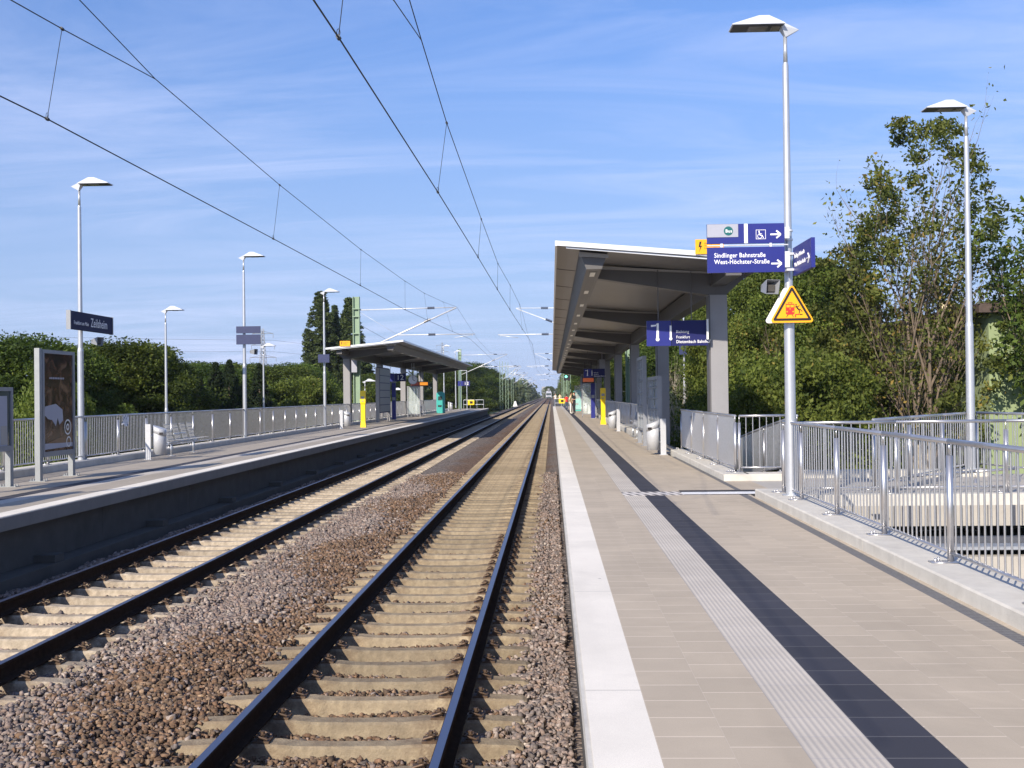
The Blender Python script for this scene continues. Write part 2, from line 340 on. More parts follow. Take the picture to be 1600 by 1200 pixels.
# loose stones
rng = np.random.default_rng(3)
def stones():
    pts = []
    def area(y0, y1, dens, smin, smax):
        n = int((y1-y0)*7.3*dens)
        x = rng.uniform(-7.2, .12, n); y = rng.uniform(y0, y1, n); s = rng.uniform(smin, smax, n)
        k = (x > (-.52*y-1.6)); x, y, s = x[k], y[k], s[k]
        dd = np.minimum(abs(x-T1), abs(x-T2))
        ph = np.abs(((y-.30+.3) % .6)-.3)
        k = ~((dd < 1.31) & (ph < .13)); x, y, s, dd, ph = x[k], y[k], s[k], dd[k], ph[k]
        z = hz(x)+rng.uniform(-.028, .014, len(x))
        z += np.where((dd < 1.0), .022*np.sin(ph*0+y*3.1+x*2.3), .018*np.sin(y*1.7+x*3.0)+.014*np.sin(y*5.1-x*4.0))
        spill = (dd > 1.02) & (dd < 1.45) & (rng.random(len(x)) < .5); z = np.where(spill, z+.02, z)
        pts.append((x, y, z, s))
    area(3.8, 11, 1450, .013, .028); area(11, 20, 1000, .015, .030); area(20, 36, 620, .018, .036)
    n0 = 2600      # stones spilt over sleeper ends outside track two and beside track one
    x = np.concatenate([rng.uniform(T2+1.05, T2+1.5, n0), rng.uniform(T1-1.36, T1-1.2, n0//4), rng.uniform(T1+1.2, T1+1.36, n0//4)]); y = rng.uniform(4, 28, len(x))
    pts.append((x, y, np.full(len(x), -.215)+rng.uniform(-.01, .015, len(x)), rng.uniform(.015, .028, len(x))))
    x, y, z, s = [np.concatenate([p[i] for p in pts]) for i in range(4)]
    n = len(x)
    cube = np.array([(-1, -1, -1), (1, -1, -1), (1, 1, -1), (-1, 1, -1), (-1, -1, 1), (1, -1, 1), (1, 1, 1), (-1, 1, 1)], float)
    V = cube[None]*rng.uniform(.55, 1.15, (n, 8, 3)); V += rng.normal(0, .24, (n, 8, 3))
    V[:, 4:, :2] *= rng.uniform(.45, .95, (n, 1, 1))
    V *= (s[:, None]*np.stack([rng.uniform(.8, 1.5, n), rng.uniform(.55, 1.05, n), rng.uniform(.4, .9, n)], 1))[:, None, :]
    a = rng.uniform(0, 2*np.pi, n); tl = rng.normal(0, .45, n)
    Rz = np.zeros((n, 3, 3)); Rz[:, 0, 0] = np.cos(a); Rz[:, 0, 1] = -np.sin(a); Rz[:, 1, 0] = np.sin(a); Rz[:, 1, 1] = np.cos(a); Rz[:, 2, 2] = 1
    Rx = np.zeros((n, 3, 3)); Rx[:, 1, 1] = np.cos(tl); Rx[:, 1, 2] = -np.sin(tl); Rx[:, 2, 1] = np.sin(tl); Rx[:, 2, 2] = np.cos(tl); Rx[:, 0, 0] = 1
    V = np.einsum('nij,nvj->nvi', Rz@Rx@np.transpose(Rz, (0, 2, 1)), V); V = np.einsum('nij,nvj->nvi', Rz, V)
    V += np.stack([x, y, z], 1)[:, None, :]
    F = np.array([(0, 3, 2, 1), (4, 5, 6, 7), (0, 1, 5, 4), (1, 2, 6, 5), (2, 3, 7, 6), (3, 0, 4, 7)])
    FF = (F[None]+(np.arange(n)*8)[:, None, None]).reshape(-1)
    me = bpy.data.meshes.new('ballast_stones'); me.vertices.add(n*8); me.vertices.foreach_set('co', V.reshape(-1))
    me.loops.add(n*24); me.loops.foreach_set('vertex_index', FF.astype(np.int32))
    me.polygons.add(n*6); me.polygons.foreach_set('loop_start', np.arange(n*6, dtype=np.int32)*4)
    me.update(calc_edges=True)
    pal = np.array([(.31, .25, .215), (.19, .17, .16), (.42, .365, .32), (.25, .19, .155), (.14, .125, .115), (.34, .25, .20), (.55, .49, .42)])
    ci = rng.choice(7, n, p=[.26, .2, .14, .18, .1, .1, .02]); C = (pal[ci]*.72+.28*np.array([.24, .20, .175]))*rng.uniform(.58, .82, (n, 1))*np.array([1.22, 1.17, 1.15])
    br = np.clip(1-(np.abs(x-(T1-.45)+.5*np.sin(y*.8))-1.3)/.7, 0, 1)*np.where(x > T1+1.15, .25, 1)
    rustm = (rng.random(n) < br*.88)
    C = np.where(rustm[:, None], C*np.array([.80, .66, .50])*rng.uniform(.65, 1.1, (n, 1)), C)
    at = me.attributes.new('tint', 'FLOAT_COLOR', 'FACE')
    cc = np.ones((n*6, 4), np.float32); cc[:, :3] = np.repeat(C, 6, 0); at.data.foreach_set('color', cc.reshape(-1))
    me.materials.append(MT['stones']); o = bpy.data.objects.new('ballast_gravel', me); COL.objects.link(o)
    tag(o, 'crushed stone ballast lying around and between the two tracks', 'gravel', kind='stuff')
stones()
# sleepers -----------------------------------------------------------------
def sleeper_mb():
    b = MB(); secs = [(-1.3, -.225, .065), (-1.26, -.205, .07), (-1.0, -.193, .075), (-.5, -.193, .075), (-.36, -.208, .066), (0, -.211, .064), (.36, -.208, .066), (.5, -.193, .075), (1.0, -.193, .075), (1.26, -.205, .07), (1.3, -.225, .065)]
    for x, z, w in secs:
        b.v += [(x, -.15, -.44), (x, .15, -.44), (x, w+.022, z-.016), (x, w, z), (x, -w, z), (x, -w-.022, z-.016)]
    for i in range(len(secs)-1):
        for j in range(6):
            k = (j+1) % 6; b.f.append((i*6+j, i*6+k, (i+1)*6+k, (i+1)*6+j)); b.mi.append(0)
    b.f.append((5, 4, 3, 2, 1, 0)); b.f.append(tuple((len(secs)-1)*6+j for j in range(6))); b.mi += [0, 0]
    return b
t = MT['sleeper'].node_tree; p = t.nodes['Principled BSDF']; old = p.inputs['Base Color'].links[0].from_socket
c_ = N(t, 'ShaderNodeTexCoord').outputs['Object']; s_ = N(t, 'ShaderNodeSeparateXYZ', inp={0: c_}); gx_ = N(t, 'ShaderNodeNewGeometry'); wp_ = N(t, 'ShaderNodeTexNoise', inp={0: gx_.outputs['Position'], 'Scale': 7.0, 'Detail': 6.0, 'Roughness': .7})
st_ = N(t, 'ShaderNodeMapRange', inp={0: M_(t, 'ABSOLUTE', M_(t, 'SUBTRACT', M_(t, 'ABSOLUTE', s_.outputs[0]), .76)), 1: .10, 2: .42, 3: 1.0, 4: 0.0}).outputs[0]
ns_ = N(t, 'ShaderNodeMapRange', inp={0: wp_.outputs[0], 1: .38, 2: .62, 3: .0, 4: 1.0}).outputs[0]
o_ = MIX(t, M_(t, 'MULTIPLY', M_(t, 'MULTIPLY', st_, ns_), .8), old, (.10, .055, .03)); o_ = MIX(t, M_(t, 'MULTIPLY', ns_, .35), o_, (.13, .10, .07))
bp_ = N(t, 'ShaderNodeTexWhiteNoise', noise_dimensions='1D', inp={1: N(t, 'ShaderNodeObjectInfo').outputs['Random']})
sc2 = N(t, 'ShaderNodeVectorMath', operation='SCALE', inp={0: o_}); t.links.new(N(t, 'ShaderNodeMapRange', inp={0: bp_.outputs[0], 3: .86, 4: 1.28}).outputs[0], sc2.inputs['Scale']); t.links.new(sc2.outputs[0], p.inputs['Base Color'])
def fastener_mb():
    b = MB(); b.box(-.06, .06, -.065, .065, 0, .018).box(-.03, .03, -.04, .04, .018, .03)
    b.tube([(-.05, -.06, .03), (.02, -.07, .055), (.045, -.03, .045), (0, 0, .05), (.045, .03, .045), (.02, .07, .055), (-.05, .06, .03)], .008, 6)
    b.cyl((0, 0, .03), (0, 0, .075), .017, n=6).cyl((0, 0, .05), (0, 0, .056), .03, n=8); return b
sl = sleeper_mb().build('sleeper', 'sleeper'); fas = fastener_mb().build('rail_fastener', 'clip', sl)
fas.location = (-.90, 0, -.193)
sl2 = sl.data.copy(); MT['sleeper2'] = MT['sleeper'].copy(); sl2.materials[0] = MT['sleeper2']
for n_ in MT['sleeper2'].node_tree.nodes:
    if n_.bl_idname == 'ShaderNodeVectorMath' and n_.operation == 'SCALE' and not n_.inputs[0].is_linked: n_.inputs[0].default_value = (.40, .335, .25)
for tx, nm in ((T1, 'nearer'), (T2, 'farther')):
    lab = 'pale concrete sleeper under the %s' % ('right hand track beside the white platform edge' if tx == T1 else 'left hand track beside the shaded platform wall')
    grp = 'sleepers of the %s track' % ('right hand' if tx == T1 else 'left hand')
    st = 7
    for i in range(st, st+150):
        y = .6*i+.30
        if i == st and tx == T1: s = sl
        else: s = sl.copy(); COL.objects.link(s)
        if tx == T2: s.data = sl2
        s.location = (tx, y, random.uniform(-.004, .003)); s.rotation_euler.z = random.uniform(-.004, .004)
        tag(s, lab, 'sleeper', grp)
        if i < st+26:
            for q, xx in enumerate((-.91, -.62, .62, .91)):
                if q == 0 and i == st and tx == T1: f = fas
                else: f = fas.copy(); COL.objects.link(f); f.parent = s
                f.location = (xx, 0, -.193); f.rotation_euler.z = 0 if xx in (.62, -.91) else math.pi
b0 = sleeper_mb(); b = MB(); nv = len(b0.v)
for tx in (T1, T2):
    for i in range(157, 480):
        k = len(b.v); y = .6*i+.3
        b.v += [(x+tx, yy+y, z) for x, yy, z in b0.v]; b.f += [tuple(k+q for q in f) for f in b0.f]; b.mi += b0.mi
tag(b.build('far_sleepers', 'sleeper'), 'far run of concrete sleepers merging towards the horizon', 'sleepers', kind='stuff')
# rails ---------------------------------------------------------------------
def rail(x, label):
    b = MB()
    half = [(.075, -.172), (.075, -.160), (.018, -.142), (.0085, -.125), (.0085, -.052), (.020, -.042), (.036, -.035), (.036, -.008), (.030, -.0015)]
    prof = half+[(-a, z) for a, z in reversed(half)]
    prof = [(x+a, z) for a, z in prof]
    ys = [-6, 60, 200, 640]
    for y0, y1 in zip(ys[:-1], ys[1:]): b.xprism(prof, y0, y1)
    b.cur = 1
    for y0, y1 in zip(ys[:-1], ys[1:]):
        b.quad((x-.029, y0, .0), (x+.029, y0, .0), (x+.029, y1, .0), (x-.029, y1, .0))
    tag(b.build('rail', ['rust', 'railtop']), label, 'rail', 'running rails')
rail(T1-.765, 'left rail of the track beside the right platform, polished on top')
rail(T1+.765, 'right rail nearest the white platform edge, polished on top')
rail(T2-.755, 'leftmost rail, closest to the shaded left platform wall')
rail(T2+.755, 'second rail from the left, edging the gravel between the tracks')
# ================================================================ PLATFORMS
def strip(name, x0, x1, y0, y1, m, z0=None, z1=P):
    b = MB(); b.box(x0, x1, y0, y1, z0 if z0 is not None else z1-.08, z1); return struct(b.build(name, m))
YE = 143
strip('platform_edge_lip', .137, .160, -5, YE, 'conc', P-.12, P-.004)
strip('platform_edge', .160, .452, -5, YE, 'edge', P-.12)
strip('paving', .452, 1.087, -5, YE, 'pave')
strip('tactile_strip', 1.087, 1.407, -5, 17.12, 'ribbed'); strip('tactile_strip', 1.087, 1.407, 17.72, YE, 'ribbed')
strip('tactile_crossing', 1.087, 2.02, 17.12, 17.72, 'crossing', z1=P+.002)
strip('dark_strip', 1.407, 1.714, -5, 17.12, 'dark'); strip('dark_strip', 1.407, 1.714, 17.72, YE, 'dark')
strip('paving', 1.714, 2.86, -5, 17.12, 'pave'); strip('paving', 2.02, 2.86, 17.12, 17.14, 'pave')
strip('paving', 1.714, 2.02, 17.72, YE, 'pave'); strip('paving', 2.02, 2.93, 17.95, YE, 'pave')
strip('drain_channel', 2.86, 2.985, -5, 17.12, 'drain', z1=P-.003); strip('drain_channel', 2.93, 3.03, 17.95, 27.5, 'drain', z1=P-.003)
strip('paving_margin', 2.985, 3.03, -5, 17.12, 'pave')
# expansion joint plate
b = MB(); b.box(2.02, 3.62, 17.14, 17.26, P-.08, P+.001); b.box(2.02, 3.62, 17.60, 17.95, P-.08, P+.001); b.cur = 1; b.box(2.02, 3.62, 17.24, 17.60, P-.08, P+.004)
struct(b.build('expansion_joint', ['darkgap', 'metalplate']))
b = MB(); b.box(.22, 3.5, -5, YE, -.7, P-.13); b.box(.19, .22, -5, YE, -.7, P-.12); struct(b.build('platform_wall', 'concshade'))
# kerb under near fence
def kerb(x0, x1, y0, y1, label, z1=P+.12):
    b = MB(); y = y0
    while y < y1-.01:
        e = min(y1, y+4.0); c = .015
        pr = [(x0, P-.1), (x1, P-.1), (x1, z1-c), (x1-c, z1), (x0+c, z1), (x0, z1-c)]
        b.xprism(pr, y+.003, e-.003); y = e
    return struct(b.build('kerb', 'conc'))
kerb(3.03, 3.60, -5, 16.75, ''); kerb(3.03, 3.50, 19.75, 28.6, ''); kerb(3.12, 3.6, 36, 128, '')
strip('paving_recess', 2.93, 3.5, 28.62, 35.98, 'pave', P-.3, P-.002)
strip('platform_wall', 3.5, 3.6, 19.8, YE, 'concshade', -3.5, P-.02)
# landing at the right, ramp below
b = MB(); b.box(3.03, 3.5, 17.955, 19.74, P-.3, P-.001); struct(b.build('landing_paving', 'pave'))
strip('landing', 3.5, 13, 17.16, 20.9, 'concpale', .25, P-.004)
b = MB(); b.box(3.45, 4.45, 19.76, 20.25, P-.1, P+.12).box(4.47, 7.9, 20.3, 20.7, P-.1, P+.12); struct(b.build('kerb', 'conc'))
b = MB(); b.box(3.66, 13, 15.85, 16.15, P-.06, P+.10); struct(b.build('kerb', 'conc'))
strip('retaining_wall', 3.61, 3.7, -5, 16.7, 'concshade', -3.4, .74)
strip('lower_ramp', 3.72, 14, 4, 16.94, 'concpale', -1.6, -.9)
b = MB(); b.box(3.8, 14, 17.0, 17.15, .01, .10).box(3.8, 14, 16.95, 17.15, -1.5, -.19); struct(b.build('ramp_wall', 'concpale'))
b = MB(); b.box(3.8, 14, 17.02, 17.12, -.10, .004)
struct(b.build('ramp_channel', 'galv'))
strip('ramp_back_wall', 3.72, 14, 20.6, 20.89, 'concshade', -4, .245)
strip('far_ramp', 4.5, 7.9, 21.2, 60, 'concpale', -1.6, -.8)
# left platform (mirrored)
def sx(a): return E2-(a-E1)
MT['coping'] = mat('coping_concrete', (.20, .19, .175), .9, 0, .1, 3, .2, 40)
strip('platform_edge', sx(.160), sx(.452), 5, 131, 'edge', P-.02)
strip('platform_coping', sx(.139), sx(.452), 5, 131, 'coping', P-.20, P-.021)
strip('platform_edge_lip', sx(.137), sx(.160), 5, 131, 'conc', P-.02, P-.004)
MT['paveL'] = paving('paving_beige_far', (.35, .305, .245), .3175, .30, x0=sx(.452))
strip('paving', sx(.452), sx(1.087), 5, 131, 'paveL'); strip('tactile_strip', sx(1.087), sx(1.407), 5, 131, 'ribbed')
strip('dark_strip', sx(1.407), sx(1.714), 5, 131, 'dark'); strip('paving', sx(1.714), -10.93, 5, 131, 'paveL')
b = MB(); z1 = P+.15
y = 5
while y < 118:
    b.xprism([(-10.93, P-.1), (-10.93, z1-.015), (-10.945, z1), (-11.37, z1), (-11.37, P-.1)], y+.003, y+3.997); y += 4
struct(b.build('kerb', 'conc'))
b = MB()
y = 5
while y < 131:
    b.box(-7.62, -11.3, y+.006, min(131, y+4.5)-.006, -.05, P-.21); b.box(-7.3, -7.66, y+2.0, y+2.3, -.05, .06); y += 4.5
b.box(-7.28, -11.3, 5, 131, -.7, -.055); b.box(-7.70, -11.2, 5, 131, -.04, P-.23); struct(b.build('platform_wall', 'concshade'))
strip('platform_wall', -11.38, -11.5, 5, 120, 'concshade', -4, P)
# ================================================================ FENCES
def fence(name, pts, label, nbars, zb=P+.12, h=1.02, post_r=.028, bar_r=.0088, nseg=8, cat='railing', plates=True, group='station railings'):
    root = empty(name, (pts[0][0], pts[0][1], zb), label, cat, group)
    o = Vector((pts[0][0], pts[0][1], zb))
    L = [Vector((p[0], p[1], (p[2] if len(p) > 2 else zb)))-o for p in pts]
    top = Vector((0, 0, h)); bot = Vector((0, 0, .085))
    b = MB(); b.tube([p+top for p in L], .024, 10); b.build('handrail', 'steel', root, True)
    b = MB(); b.tube([p+bot for p in L], .016, 8); b.build('bottom_rail', 'steel', root, True)
    for i, p in enumerate(L):
        b = MB(); b.cyl(p, p+top-Vector((0, 0, .12)), post_r, n=12); b.cyl(p+top-Vector((0, 0, .12)), p+top, .009, n=6)
        if plates:
            b.box(p.x-.17, p.x+.05, p.y-.06, p.y+.06, p.z, p.z+.012)
            for q in (-.14, -.09): b.cyl((p.x+q, p.y+(.035 if q == -.09 else -.035), p.z), (p.x+q, p.y+(.035 if q == -.09 else -.035), p.z+.045), .011, n=6)
        b.build('post', 'steel', root, True)
    for a, c in zip(L[:-1], L[1:]):
        n = max(2, round((c-a).length/nbars)); b = MB()
        for k in range(1, n):
            q = a.lerp(c, k/n); b.cyl(q+bot, q+top-Vector((0, 0, .01)), bar_r, n=6, caps=False)
        b.build('bar_panel', 'steel', root, True)
    return root
FX = 3.33
fence('platform_railing', [(FX, y) for y in (-.0, 1.95, 3.82, 5.69, 7.56, 9.43, 11.28, 13.12, 14.97, 16.1)], 'stainless steel railing on the pale kerb at the right, closest to the camera', .125)
fence('landing_railing', [(3.52, 16.0), (4.9, 16.0), (6.45, 16.0), (8.0, 16.0), (9.6, 16.0), (11.2, 16.0)], 'steel railing running away to the right behind the nearest railing', .125, zb=P+.10)
fence('platform_railing', [(FX, 20.3+2.09*i) for i in range(5)], 'steel railing on the kerb just beyond the bus sign lamp post', .105)
fence('return_railing', [(FX+.06, 20.22), (4.25, 20.22)], 'short steel railing at the corner behind the bus sign lamp post', .125)
fence('platform_railing', [(3.38, 36.4+2.1*i) for i in range(44)], 'long shaded steel railing under the right canopy', .105, plates=False)
fence('ramp_railing', [(4.7, 16.4), (5.7, 17.9), (6.7, 19.3), (7.75, 20.75)], 'steel railing climbing to the second lamp post at the right', .125)
fence('ramp_railing', [(7.82, 20.7), (8.3, 18.9), (8.8, 17.4)], 'steel railing in front of the green building', .125)
fence('ramp_railing', [(4.6, 21.0), (4.55, 24.0, .55), (4.5, 27, .2), (4.45, 30, -.1)], 'steel railing sloping down behind the right platform corner', .105, zb=P+.1)
fence('lower_railing', [(5.9, 18.6, -.1), (7.1, 18.9, -.05), (7.9, 19.1, -.02)], 'low handrail below the second lamp post seen through the bars', .25, zb=0.12, h=1.0)
fence('platform_railing', [(-11.13, 12.2+1.98*i) for i in range(51)], 'long steel railing along the back of the left platform', .105, zb=P+.15)
# bag on left railing
b = MB(); pr = []
for i in range(8):
    for j in range(6):
        a = j/5; b.v.append((-11.09+.05*math.sin(i*1.7+j)*a+.03, 28.35+(i-3.5)*.06*(1-.35*a*a)+.02*math.sin(j*2.1), 1.93-.26*a+.04*math.sin(i*.9)*a))
for i in range(7):
    for j in range(5): b.f.append((i*6+j, (i+1)*6+j, (i+1)*6+j+1, i*6+j+1)); b.mi.append((i+j) % 3 == 0)
tag(b.build('plastic_bag', ['white', 'signgrey'], smooth=True), 'small crumpled white plastic bag caught on the left railing', 'bag')
# ================================================================ LAMPS
def lamp_master():
    r = empty('platform_lamp', (0, 0, 0), 'x', 'lamp post')
    b = MB(); b.cyl((0, 0, 0), (0, 0, .02), .13, n=12); b.cyl((0, 0, 0), (0, 0, 2.6), .078, .070, 20, False); b.cyl((0, 0, 2.6), (0, 0, 2.68), .070, .058, 20, False)
    b.cyl((0, 0, 2.68), (0, 0, 6.02), .058, .042, 20, False); b.cyl((0, 0, 6.02), (0, 0, 6.06), .042, .030, 20, False); b.cyl((0, 0, 6.06), (0, 0, 6.42), .030, .026, 16)
    b.build('pole', 'pole', r, True)
    # hood, main wing towards -X
    b = MB(); Z = 6.56; yd = .17
    rim = [(-.76, -yd, Z), (-.03, -yd, Z), (-.03, yd, Z), (-.76, yd, Z)]; rim2 = [(x, y, z+.012) for x, y, z in rim]
    ap = [(-.36, -.02, Z+.17), (-.22, -.02, Z+.17), (-.22, .02, Z+.17), (-.36, .02, Z+.17)]
    b.hull(rim, rim2); b.hull(rim2, ap)
    t = [(-.10, -.05, Z+.05), (.20, 0, Z-.055), (.20, .012, Z-.055), (-.10, .05, Z+.05)]
    b.hull([(-.07, -.10, Z-.005), (0, -.035, Z-.15), (0, .035, Z-.15), (-.07, .10, Z-.005)], [(-.08, -.10, Z+.06), (.19, -.02, Z-.045), (.19, .02, Z-.045), (-.08, .10, Z+.06)])
    hd = b.build('lamp_hood', 'lampwhite', r)
    b = MB(); b.box(-.74, -.05, -.155, .155, Z-.012, Z-.001); b.cur = 1; b.box(-.52, -.26, -.11, .11, Z-.022, Z-.012); b.box(-.2, -.08, -.1, .1, Z-.020, Z-.012)
    b.build('diffuser', ['lampdark', 'lampglass'], hd)
    return r
LM = lamp_master(); LM.location = (3.33, 15.6, P+.12); LM['label'] = 'tall lamp post at the right carrying the bus and triangle signs'; LM['group'] = 'platform lamp posts'
ZT = 7.42-.88
G = 'platform lamp posts'
dup(LM, (7.6, 20.4, P+.12), 'tall lamp post at far right in front of the sparse tall tree', G)
for x, y, z, lab in ((-11.17, 25.9, P+.13, 'leftmost lamp post, carrying the station name board'), (-11.1, 39.7, P+.13, 'lamp post carrying two slate direction boards on the left platform'),
                     (-11.05, 53.6, P+.13, 'lamp post beside the tall poplars on the left platform'),
                     (-11.2, 115, P+.13, 'first lamp post past the far end of the left canopy'), (-11.2, 129, P+.13, 'farthest lamp post on the left platform'),
                     (-12.85, 36.5, -1.27, 'lamp post standing behind the left railing next to the silver bin'), (-17.3, 66, -1.12, 'lamp post in front of the electricity pylon'),
                     (-12.7, 75, -3.2, 'low lamp head right above the yellow validator at left'), (-12.3, 86, -3.75, 'low lamp head seen beside the blue pillar under the left canopy'), (-12.2, 96, -4.95, 'lowest lamp head showing over the left railing under the canopy'),
                     ):
    c = dup(LM, (x, y, z), lab, G); c.rotation_euler.z = math.pi
for o_ in COL.objects:
    if 'lamp post standing behind the left railing' in o_.get('label', ''): o_.scale = (.8, .8, .84); o_.location.z = -.22
c = dup(LM, (-11.1, 12.1, P+.13), 'lamp post standing just outside the left edge of the picture', G); c.rotation_euler.z = math.pi
for x, y, z, lab in ((7.4, 62, P, 'slim lamp post behind the first two canopy columns, with a dark board'), (7.3, 80, -2.35, 'low lamp head between canopy columns at right'),
                     (6.8, 100, -4.1, 'lowest lamp head with short pole behind the right canopy railing'), (6.4, 118, -4.9, 'tiny lamp head above the shaded railing by the yellow validator')):
    dup(LM, (x, y, z), lab, G)
# long poles need ground: footing blocks
# ---- signs at the near lamp
def plate(b, x0, x1, z0, z1, y, t=.05): b.box(x0, x1, y, y+t, z0, z1)
def disc(b, cx, y, cz, r, n=24, t=.004, a0=0, a1=360):
    p = [(cx+r*math.cos(R(a0+(a1-a0)*i/n)), cz+r*math.sin(R(a0+(a1-a0)*i/n))) for i in range(n+(a1-a0 < 360))]
    b.hull([(x, y-t, z) for x, z in p], [(x, y, z) for x, z in p])
def poly(b, p, y, t=.004): b.hull([(x, y-t, z) for x, z in p], [(x, y, z) for x, z in p])
def seg(b, a, c, w, y, t=.004):
    a = Vector(a); c = Vector(c); d = (c-a).normalized(); n = Vector((-d.y, d.x))*w/2; poly(b, [tuple(a-n), tuple(c-n), tuple(c+n), tuple(a+n)], y, t)
def arrow(b, x, z, L, y, w=.022):
    seg(b, (x, z), (x+L, z), w, y); seg(b, (x+L*.58, z+L*.36), (x+L, z), w, y, .0042); seg(b, (x+L*.58, z-L*.36), (x+L, z), w, y, .0044)
k = 1.06/710
def px(a): return 2.172+(a-155)*k
def pz(a): return 4.655-(a-190)*k
Ys = 15.36
r = empty('bus_sign', (0, 0, 0), 'pair of blue boards reading Sindlinger Bahnstraße with bus and wheelchair symbols', 'sign')
b = MB(); b.box(px(155), px(865), Ys, Ys+.05, pz(372), pz(190)); b.box(px(155), px(865), Ys, Ys+.05, pz(640), pz(405))
pan = b.build('panel', 'blue', r)
b = MB(); b.box(px(155), px(440), Ys-.006, Ys, pz(312), pz(192)); b.build('grey_field', 'signgrey', r)
b = MB(); disc(b, px(350), Ys-.006, pz(255), 42*k); b.build('bus_badge', 'green', r)
text('lettering', 'Bus', .062, 'text', r, front(px(322), Ys-.012, pz(270)), .0015)
b = MB(); b.box(px(495), px(528), Ys-.004, Ys, pz(371), pz(191))
arrow(b, px(735), pz(293), 95*k, Ys); arrow(b, px(740), pz(563), 95*k, Ys)
f0, f1, f2, f3 = px(603), px(693), pz(335), pz(248); w = .006
b.box(f0, f1, Ys-.004, Ys, f3-w, f3).box(f0, f1, Ys-.004, Ys, f2, f2+w).box(f0, f0+w, Ys-.004, Ys, f2+w, f3-w).box(f1-w, f1, Ys-.004, Ys, f2+w, f3-w)
disc(b, px(632), Ys, pz(262), .009)                               # wheelchair symbol
seg(b, (px(632), pz(270)), (px(640), pz(298)), .014, Ys); seg(b, (px(636), pz(284)), (px(658), pz(286)), .008, Ys, .0043); seg(b, (px(640), pz(299)), (px(662), pz(301)), .012, Ys, .0045)
seg(b, (px(660), pz(300)), (px(672), pz(325)), .010, Ys, .0047)
for i in range(12):
    a0, a1 = R(100+i*22), R(122+i*22); c = (px(638), pz(308)); rr = 20*k
    seg(b, (c[0]+rr*math.cos(a0), c[1]+rr*math.sin(a0)), (c[0]+rr*math.cos(a1), c[1]+rr*math.sin(a1)), .007, Ys, .005+.0001*i)
b.build('symbols', 'text', r)
text('lettering', 'Sindlinger Bahnstraße', .088, 'text', r, front(px(217), Ys-.001, pz(500)), .0018, sx=.86)
text('lettering', 'West-Höchster-Straße', .088, 'text', r, front(px(217), Ys-.001, pz(560)), .0018, sx=.875)
b = MB(); b.cyl((px(155), Ys+.02, pz(388)), (px(900), Ys+.02, pz(388)), .009, n=8)
for q in (287, 737): b.box(px(q-11), px(q+11), Ys-.002, Ys+.052, pz(406), pz(371))
b.box(px(865), px(912), Ys+.01, Ys+.04, pz(330), pz(225)).box(px(865), px(912), Ys+.01, Ys+.04, pz(598), pz(450))
for z in (pz(240), pz(325), pz(465), pz(590)): b.cyl((3.33, 15.6, z-.012), (3.33, 15.6, z+.012), .068, n=16)
b.box(px(905), 3.26, Ys+.012, 15.6, pz(325), pz(315)); b.box(px(905), 3.26, Ys+.012, 15.6, pz(590), pz(580))
b.build('bracket', 'tube', r)
r = empty('side_sign', (0, 0, 0), 'blue board seen edge on, pointing at the camera from the lamp post', 'sign')
b = MB(); b.box(3.36, 3.41, 14.36, 15.44, 3.93, 4.315); b.build('panel', 'blue', r)
text('lettering', 'Sindlinger Bahnstraße', .082, 'text', r, faceleft(3.357, 15.34, 4.16), .0015, sx=.80)
text('lettering', 'West-Höchster-Straße', .082, 'text', r, faceleft(3.357, 15.34, 4.04), .0015, sx=.82)
b = MB()
for a, c in (((14.62, 4.07), (14.45, 4.07)), ((14.52, 4.13), (14.45, 4.07)), ((14.52, 4.01), (14.45, 4.07))): b.cyl((3.356, a[0], a[1]), (3.356, c[0], c[1]), .010, n=6)
b.build('arrow', 'text', r)
b = MB(); b.box(3.26, 3.36, 15.38, 15.42, 4.0, 4.03).box(3.26, 3.36, 15.38, 15.42, 4.22, 4.25).box(3.24, 3.28, 15.42, 15.6, 4.0, 4.03).box(3.24, 3.28, 15.42, 15.6, 4.22, 4.25); b.build('bracket', 'tube', r)
# warning triangles
def rtri(cx, z0, w, h, rad):
    import itertools
    A = [Vector((cx-w/2, z0)), Vector((cx+w/2, z0)), Vector((cx, z0+h))]; out = []
    for i in range(3):
        p = A[i]; a = (A[i-1]-p).normalized(); c = (A[(i+1) % 3]-p).normalized(); bis = (a+c).normalized()
        half = a.angle(c)/2; cen = p+bis*(rad/math.sin(half)); s = p+a*(rad/math.tan(half)); e = p+c*(rad/math.tan(half))
        a0 = math.atan2(*(s-cen).yx); a1 = math.atan2(*(e-cen).yx)
        while a1 < a0: a1 += 2*math.pi
        for k in range(6): t = a0+(a1-a0)*k/5; out.append((cen.x+rad*math.cos(t), cen.y+rad*math.sin(t)))
    return out
Yt = 15.44; cx = 3.335
r = empty('warning_sign', (0, 0, 0), 'amber triangle warning of passing trains on the near lamp post', 'warning sign')
b = MB(); poly(b, rtri(cx, 3.285, .62, .545, .035), Yt, .02); b.build('plate', 'orange', r)
b = MB(); T = rtri(cx, 3.312, .545, .478, .018); T2_ = rtri(cx, 3.345, .435, .380, .004)
for i in range(18):
    j = (i+1) % 18; b.hull([(T[i][0], Yt-.0235, T[i][1]), (T[j][0], Yt-.0235, T[j][1]), (T2_[j][0], Yt-.0235, T2_[j][1]), (T2_[i][0], Yt-.0235, T2_[i][1])],
                           [(T[i][0], Yt-.0205, T[i][1]), (T[j][0], Yt-.0205, T[j][1]), (T2_[j][0], Yt-.0205, T2_[j][1]), (T2_[i][0], Yt-.0205, T2_[i][1])])
b.build('black_border', 'black', r)
yy = Yt-.0205; q = .62/(1010-80)
def tx(a): return cx+(a-560)*q
def tz(a): return 3.285+(965-a)*q
